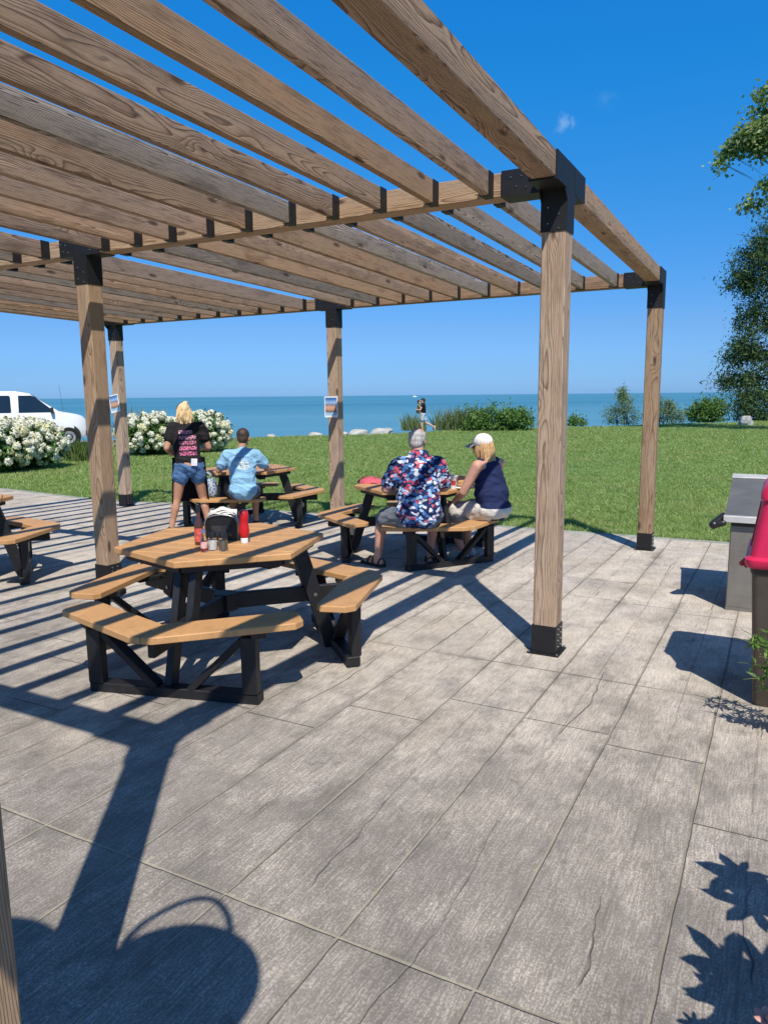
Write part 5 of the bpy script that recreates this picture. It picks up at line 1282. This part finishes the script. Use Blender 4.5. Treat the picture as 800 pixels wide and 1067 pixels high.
# ------------------------------------------------------------------ shore: rocks, shrubs, trees, boat
ROCK = plain('pale_limestone', (.40, .39, .36), .9, .2, 0, .25, 3, .6, 14)
def rock(c, r_, sq, label, mat=ROCK, grp='pale rocks along the shore'):
    bm2 = bmesh.new(); bmesh.ops.create_icosphere(bm2, subdivisions=3, radius=1.0); ph = rng.uniform(0, 6, 6)
    for v in bm2.verts:
        p = v.co; k = 1+.16*math.sin(p.x*2.6+ph[0])*math.sin(p.y*2.9+ph[1])+.13*math.sin(p.z*4+ph[2]+p.x*3)+.05*math.sin(p.y*9+ph[3]); p = p*k
        for ax in range(3): p[ax] = max(min(p[ax], .97), -.97)
        v.co = Vector((p.x*r_, p.y*r_*.8, p.z*r_*sq))
    me = bpy.data.meshes.new('boulder'); bm2.to_mesh(me); bm2.free(); me.polygons.foreach_set('use_smooth', [True]*len(me.polygons)); me.set_sharp_from_angle(angle=R(28))
    o = link('boulder', me, mat, None, c, (0, 0, random.uniform(0, 6))); tag(o, label, 'rock', grp)
for px, py, r_, lb in ((283, 456, .26, 'small pale shore rock just right of the boy\'s head'), (328, 454.5, .33, 'pale shore rock left of the middle poster post'), (356, 453.5, .3, 'low pale shore rock just right of the middle poster post'), (374, 453, .5, 'wide flat pale shore rock between the poster post and the patterned shirt man'), (397, 452.5, .6, 'largest flat pale shore rock, just left of the man\'s head')):
    c = back_off(px, py, .9); rock(c+Vector((0, 0, -.02)), r_, .5, lb)
c = gp(776, 443); rock(Vector((c.x, c.y, -.02)), .50, .8, 'lone pale boulder on the lawn in front of the dark tree')

def shrub(name, c, blobs, nclump, per, leaf, aspect, mat, label, cat='shrub', grp=None, droop=0.0, up=.3):
    g = thing(name, label, cat, c, 0, grp); Vs = []; Fs = []; o_ = 0
    for (off, rad, crad) in blobs:
        P, v = clumped(nclump, per, off, rad, crad, .40); P[:, 2] = np.maximum(P[:, 2], .02); V, F = leaves(P, leaf, aspect, up, v, droop=droop); Vs.append(V); Fs.append(F+o_); o_ += len(V)
    link('foliage', np_mesh('foliage', np.concatenate(Vs), np.concatenate(Fs), 4), mat, g)
    b = MB()
    for (off, rad, crad) in blobs:
        for k in range(6):
            a = random.uniform(0, 6.28); e = Vector(off)+Vector((rad[0]*.6*math.cos(a), rad[1]*.6*math.sin(a), rad[2]*.5)); b.tube([(off[0]*.7, off[1]*.7, -.1), lerp((off[0]*.7, off[1]*.7, 0), e, .55), e], [.016, .011, .005], 5)
    b.build('stems', BARK, g, smooth=True); return g
LF_MID = leafmat('shore_leaf', [(.07, .15, .03), (.11, .21, .045), (.16, .27, .065), (.08, .16, .04)], .35)
LF_PALE = leafmat('willow_leaf', [(.16, .24, .11), (.22, .31, .15), (.12, .19, .08)], .35)
LF_DARK = leafmat('dark_leaf', [(.040, .080, .024), (.062, .115, .034), (.10, .16, .05), (.045, .09, .04)], .32)
LF_COTT = leafmat('poplar_leaf', [(.17, .25, .09), (.25, .33, .13), (.36, .42, .22), (.10, .17, .06)], .4)
def shp(px, dist): p = azp(px, dist); return Vector((p.x, p.y, -.16))
shrub('shore_bush', shp(513, 38), [((0, 0, .55), (1.5, .8, .75), .4), ((1.0, .6, .5), (.9, .7, .62), .35), ((-.8, -.3, .45), (.9, .7, .6), .35)], 60, 36, .19, .35, LF_MID, 'bright green leafy bush on the shore behind the woman in the cap', grp='bushes along the shore')
shrub('shore_bush', shp(600, 43.5), [((0, 0, .22), (.55, .4, .30), .25)], 26, 26, .15, .4, LF_MID, 'small low bush right behind the nearest tall post', grp='bushes along the shore')
shrub('shore_bush', shp(738, 52), [((0, 0, .6), (1.25, 1.0, .85), .35)], 110, 40, .16, .5, LF_MID, 'dense rounded green bush left of the dark tree', grp='bushes along the shore')
shrub('willow_shrub', shp(657, 47), [((-.1, 0, .55), (.8, .6, .6), .4), ((-.3, 0, 1.1), (.5, .5, .6), .4), ((-.5, .2, 1.75), (.25, .25, .5), .22), ((-1.0, 0, .5), (.55, .4, .5), .3)], 34, 22, .17, .2, LF_PALE, 'wispy grey green willow shrub left of the far corner post', 'shrub', 'bushes along the shore', .2)
shrub('willow_shrub', shp(692, 48.5), [((0, 0, .5), (.8, .6, .5), .35), ((.7, .2, .4), (.7, .5, .4), .3), ((-.3, 0, 1.1), (.35, .3, .6), .25), ((.3, 0, 1.0), (.3, .3, .4), .2)], 32, 22, .17, .2, LF_PALE, 'wispy grey green willow shrub right of the far corner post', 'shrub', 'bushes along the shore', .2)
shrub('shore_bush', shp(790, 53), [((0, 0, .9), (1.9, 1.2, 1.2), .5)], 130, 40, .17, .45, LF_DARK, 'dark bushy undergrowth at the foot of the dark tree', grp='bushes along the shore')
# tall grass clumps on the shore
REED = leafmat('tall_grass', [(.17, .24, .09), (.24, .30, .14), (.32, .35, .20), (.12, .19, .06)], .4)
TANG = leafmat('dry_grass', [(.36, .30, .17), (.42, .36, .22), (.28, .27, .12)], .3)
def grass_clump(c, n, h_, rx, mat, label, plume=0):
    a = rng.uniform(0, 6.28, n); r_ = rx*np.sqrt(rng.random(n)); x = r_*np.cos(a); y = r_*np.sin(a)*.6; hh = h_*(.35+.75*rng.random(n)**1.5); wd = .022
    ln = rng.normal(0, .22, (n, 2))*hh[:, None]; az = rng.uniform(0, 6.28, n); cx, cy = np.cos(az)*wd, np.sin(az)*wd
    V = np.zeros((n, 5, 3)); V[:, 0] = np.stack([x-cx, y-cy, 0*x], -1); V[:, 1] = np.stack([x+cx, y+cy, 0*x], -1); V[:, 2] = np.stack([x+cx*.7+ln[:, 0]*.4, y+cy*.7+ln[:, 1]*.4, hh*.65], -1); V[:, 3] = np.stack([x+ln[:, 0], y+ln[:, 1], hh], -1); V[:, 4] = np.stack([x-cx*.7+ln[:, 0]*.4, y-cy*.7+ln[:, 1]*.4, hh*.65], -1)
    o = link('tall_grass', np_mesh('tall_grass', V.reshape(-1, 3), np.arange(5*n).reshape(n, 5), 5), mat, None, c)
    return tag(o, label, 'grass clump', 'tall grass clumps')
grass_clump(shp(468, 38.5), 300, 1.25, .9, REED, 'pale tall grass clump between the far walker and the bright green bush')
grass_clump(shp(431, 38.5), 240, .95, .7, REED, 'tall grass clump left of the far walker, above the man\'s head')
grass_clump(shp(486, 38), 330, 1.3, .8, REED, 'tall grass clump against the left side of the bright green bush')
grass_clump(back_off(146, 470, 2.4), 300, 1.45, .9, TANG, 'dry tan grass clump beside the left far post, behind the white flowers')
grass_clump(back_off(84, 481, .4), 420, .62, .55, leafmat('low_green', [(.07, .13, .03), (.11, .18, .04), (.16, .20, .07)], .3), 'low green grass tuft between the van\'s wheel and the front post')

def tree(name, c, trunk_h, blobs, nclump, per, leaf, aspect, mat, label, crad=.6, droop=.0, tr_=.28, limbs=()):
    g = thing(name, label, 'tree', c); Vs = []; Fs = []; o_ = 0
    for (off, rad, dens) in blobs:
        P, v = clumped(max(3, int(nclump*dens)), per, off, rad, crad, .35); V, F = leaves(P, leaf, aspect, .2, v, droop=droop); Vs.append(V); Fs.append(F+o_); o_ += len(V)
    link('crown', np_mesh('crown', np.concatenate(Vs), np.concatenate(Fs), 4), mat, g)
    b = MB(); top_ = Vector((.3, .1, trunk_h)); b.tube([(0, 0, -.3), (.05, 0, trunk_h*.3), (.15, .1, trunk_h*.65), top_], [tr_*1.3, tr_, tr_*.75, tr_*.4], 10)
    b.build('trunk', BARK, g, smooth=True); b = MB()
    for (off, rad, dens) in blobs:
        o3 = Vector(off); s0 = Vector((.12, .08, min(trunk_h*.9, max(trunk_h*.3, o3.z*.62)))); m_ = lerp(s0, o3, .55)+Vector((0, 0, -.15)); q_ = min(1, rad[0]/2.2); kk = Vector(rng.normal(0, .25, 3))*q_; b.tube([s0, lerp(s0, m_, .5)+kk, m_+Vector((0, 0, -.3*q_)), lerp(m_, o3, .5)-kk*.6, o3], [tr_*.34*q_, tr_*.2*q_, tr_*.1*q_, .018*q_+.004, .007], 6)
        for k in range(4):
            e = o3+Vector(rng.normal(0, .45, 3))*Vector(rad).length*.55; b.tube([lerp(s0, o3, .8), lerp(o3, e, .5), e], [.035*q_, .02*q_+.003, .006], 5)
    b.build('limbs', BARK, g, smooth=True); return g
def lat(o_, pxm=0): return o_
def hp3(px, py, dist):
    d = ray(px, py); k = dist/math.hypot(d.x, d.y); return Vector((0, 0, CAMH))+d*k
tc = shp(868, 55)
def B_(px, py, rx, rz, dens=1, dd=0.0): o3 = hp3(px, py, 55+dd)-tc; return (tuple(o3), (rx, rx*.9, rz), dens)
tree('dark_tree', tc, 11, [B_(803, 250, 1.6, 1.2, .6), B_(796, 272, 1.8, 1.2, .8), B_(783, 288, 1.5, 1.0, .7), B_(771, 296, .9, .7, .3), B_(803, 318, 2.0, 1.5, .9, 1), B_(788, 335, 1.4, .9, .5), B_(797, 360, 1.9, 1.2, .9), B_(776, 366, 1.2, .8, .5), B_(764, 374, .7, .4, .15), B_(772, 396, 1.5, .6, .5), B_(755, 398, .8, .3, .15), B_(800, 402, 2.4, 1.3, 1.1),
     B_(840, 235, 2.6, 2.2, 1.3, 1), B_(850, 310, 3.2, 3.0, 2, 1), B_(850, 385, 3.2, 2.2, 1.5), B_(905, 260, 3.6, 3.2, 2), B_(920, 350, 3.4, 3.2, 1.8), B_(870, 185, 2.8, 2.2, 1.2)],
     50, 50, .27, .27, LF_DARK, 'large dark tree with drooping foliage at the right edge of the shore', .66, .3)
tc = shp(925, 36)
def B2(px, py, rx, rz, dens=1): o3 = hp3(px, py, 36)-tc; return (tuple(o3), (rx*.84, rx*.76, rz*.84), dens)
tree('poplar_tree', tc, 14, [B2(803, 130, 1.1, 1.1, .8), B2(792, 142, .95, .8, .7), B2(780, 149, .7, .55, .45), B2(771, 152, .45, .35, .2), B2(764, 149, .38, .3, .13), B2(749, 169, .22, .22, .06), B2(757, 160, .15, .15, .04), B2(803, 150, .9, .4, .4), B2(801, 196, .4, .35, .16), B2(788, 212, .2, .2, .05), B2(777, 217, .25, .22, .06), B2(815, 105, 1.3, 1.2, .9), B2(860, 120, 2.6, 2.2, 1.8), B2(895, 60, 3.2, 2.8, 2), B2(875, 30, 2.4, 2.2, 1.2), B2(945, 130, 3.0, 2.6, 1.6), B2(925, 220, 2.6, 2.2, 1)],
     34, 40, .185, .62, LF_COTT, 'tall pale leaved poplar reaching in from the right edge above the dark tree', .42, .1)
# small motor boat on the lake
bt = azp(432, 1500); bo = thing('boat', 'tiny white motor boat far out near the horizon', 'boat', (bt.x, bt.y, -2.35), yaw)
b = MB(); loft(b, [[(-4.5, -1.3, .2), (-4.5, 1.3, .2), (-4.5, 1.5, 1.4), (-4.5, -1.5, 1.4)], [(1, -1.3, .1), (1, 1.3, .1), (1, 1.6, 1.5), (1, -1.6, 1.5)], [(4.8, -.1, .6), (4.8, .1, .6), (5.2, .15, 1.9), (5.2, -.15, 1.9)]]); b.build('hull', WHITE, bo)
b = MB(); loft(b, [[(-2, -1.1, 1.4), (2, -1.1, 1.4), (2, 1.1, 1.4), (-2, 1.1, 1.4)], [(-2, -1.0, 3.0), (1.2, -1.0, 3.0), (1.2, 1.0, 3.0), (-2, 1.0, 3.0)]]); b.build('cabin', WHITE, bo)

# render settings
SC.render.engine = 'CYCLES'
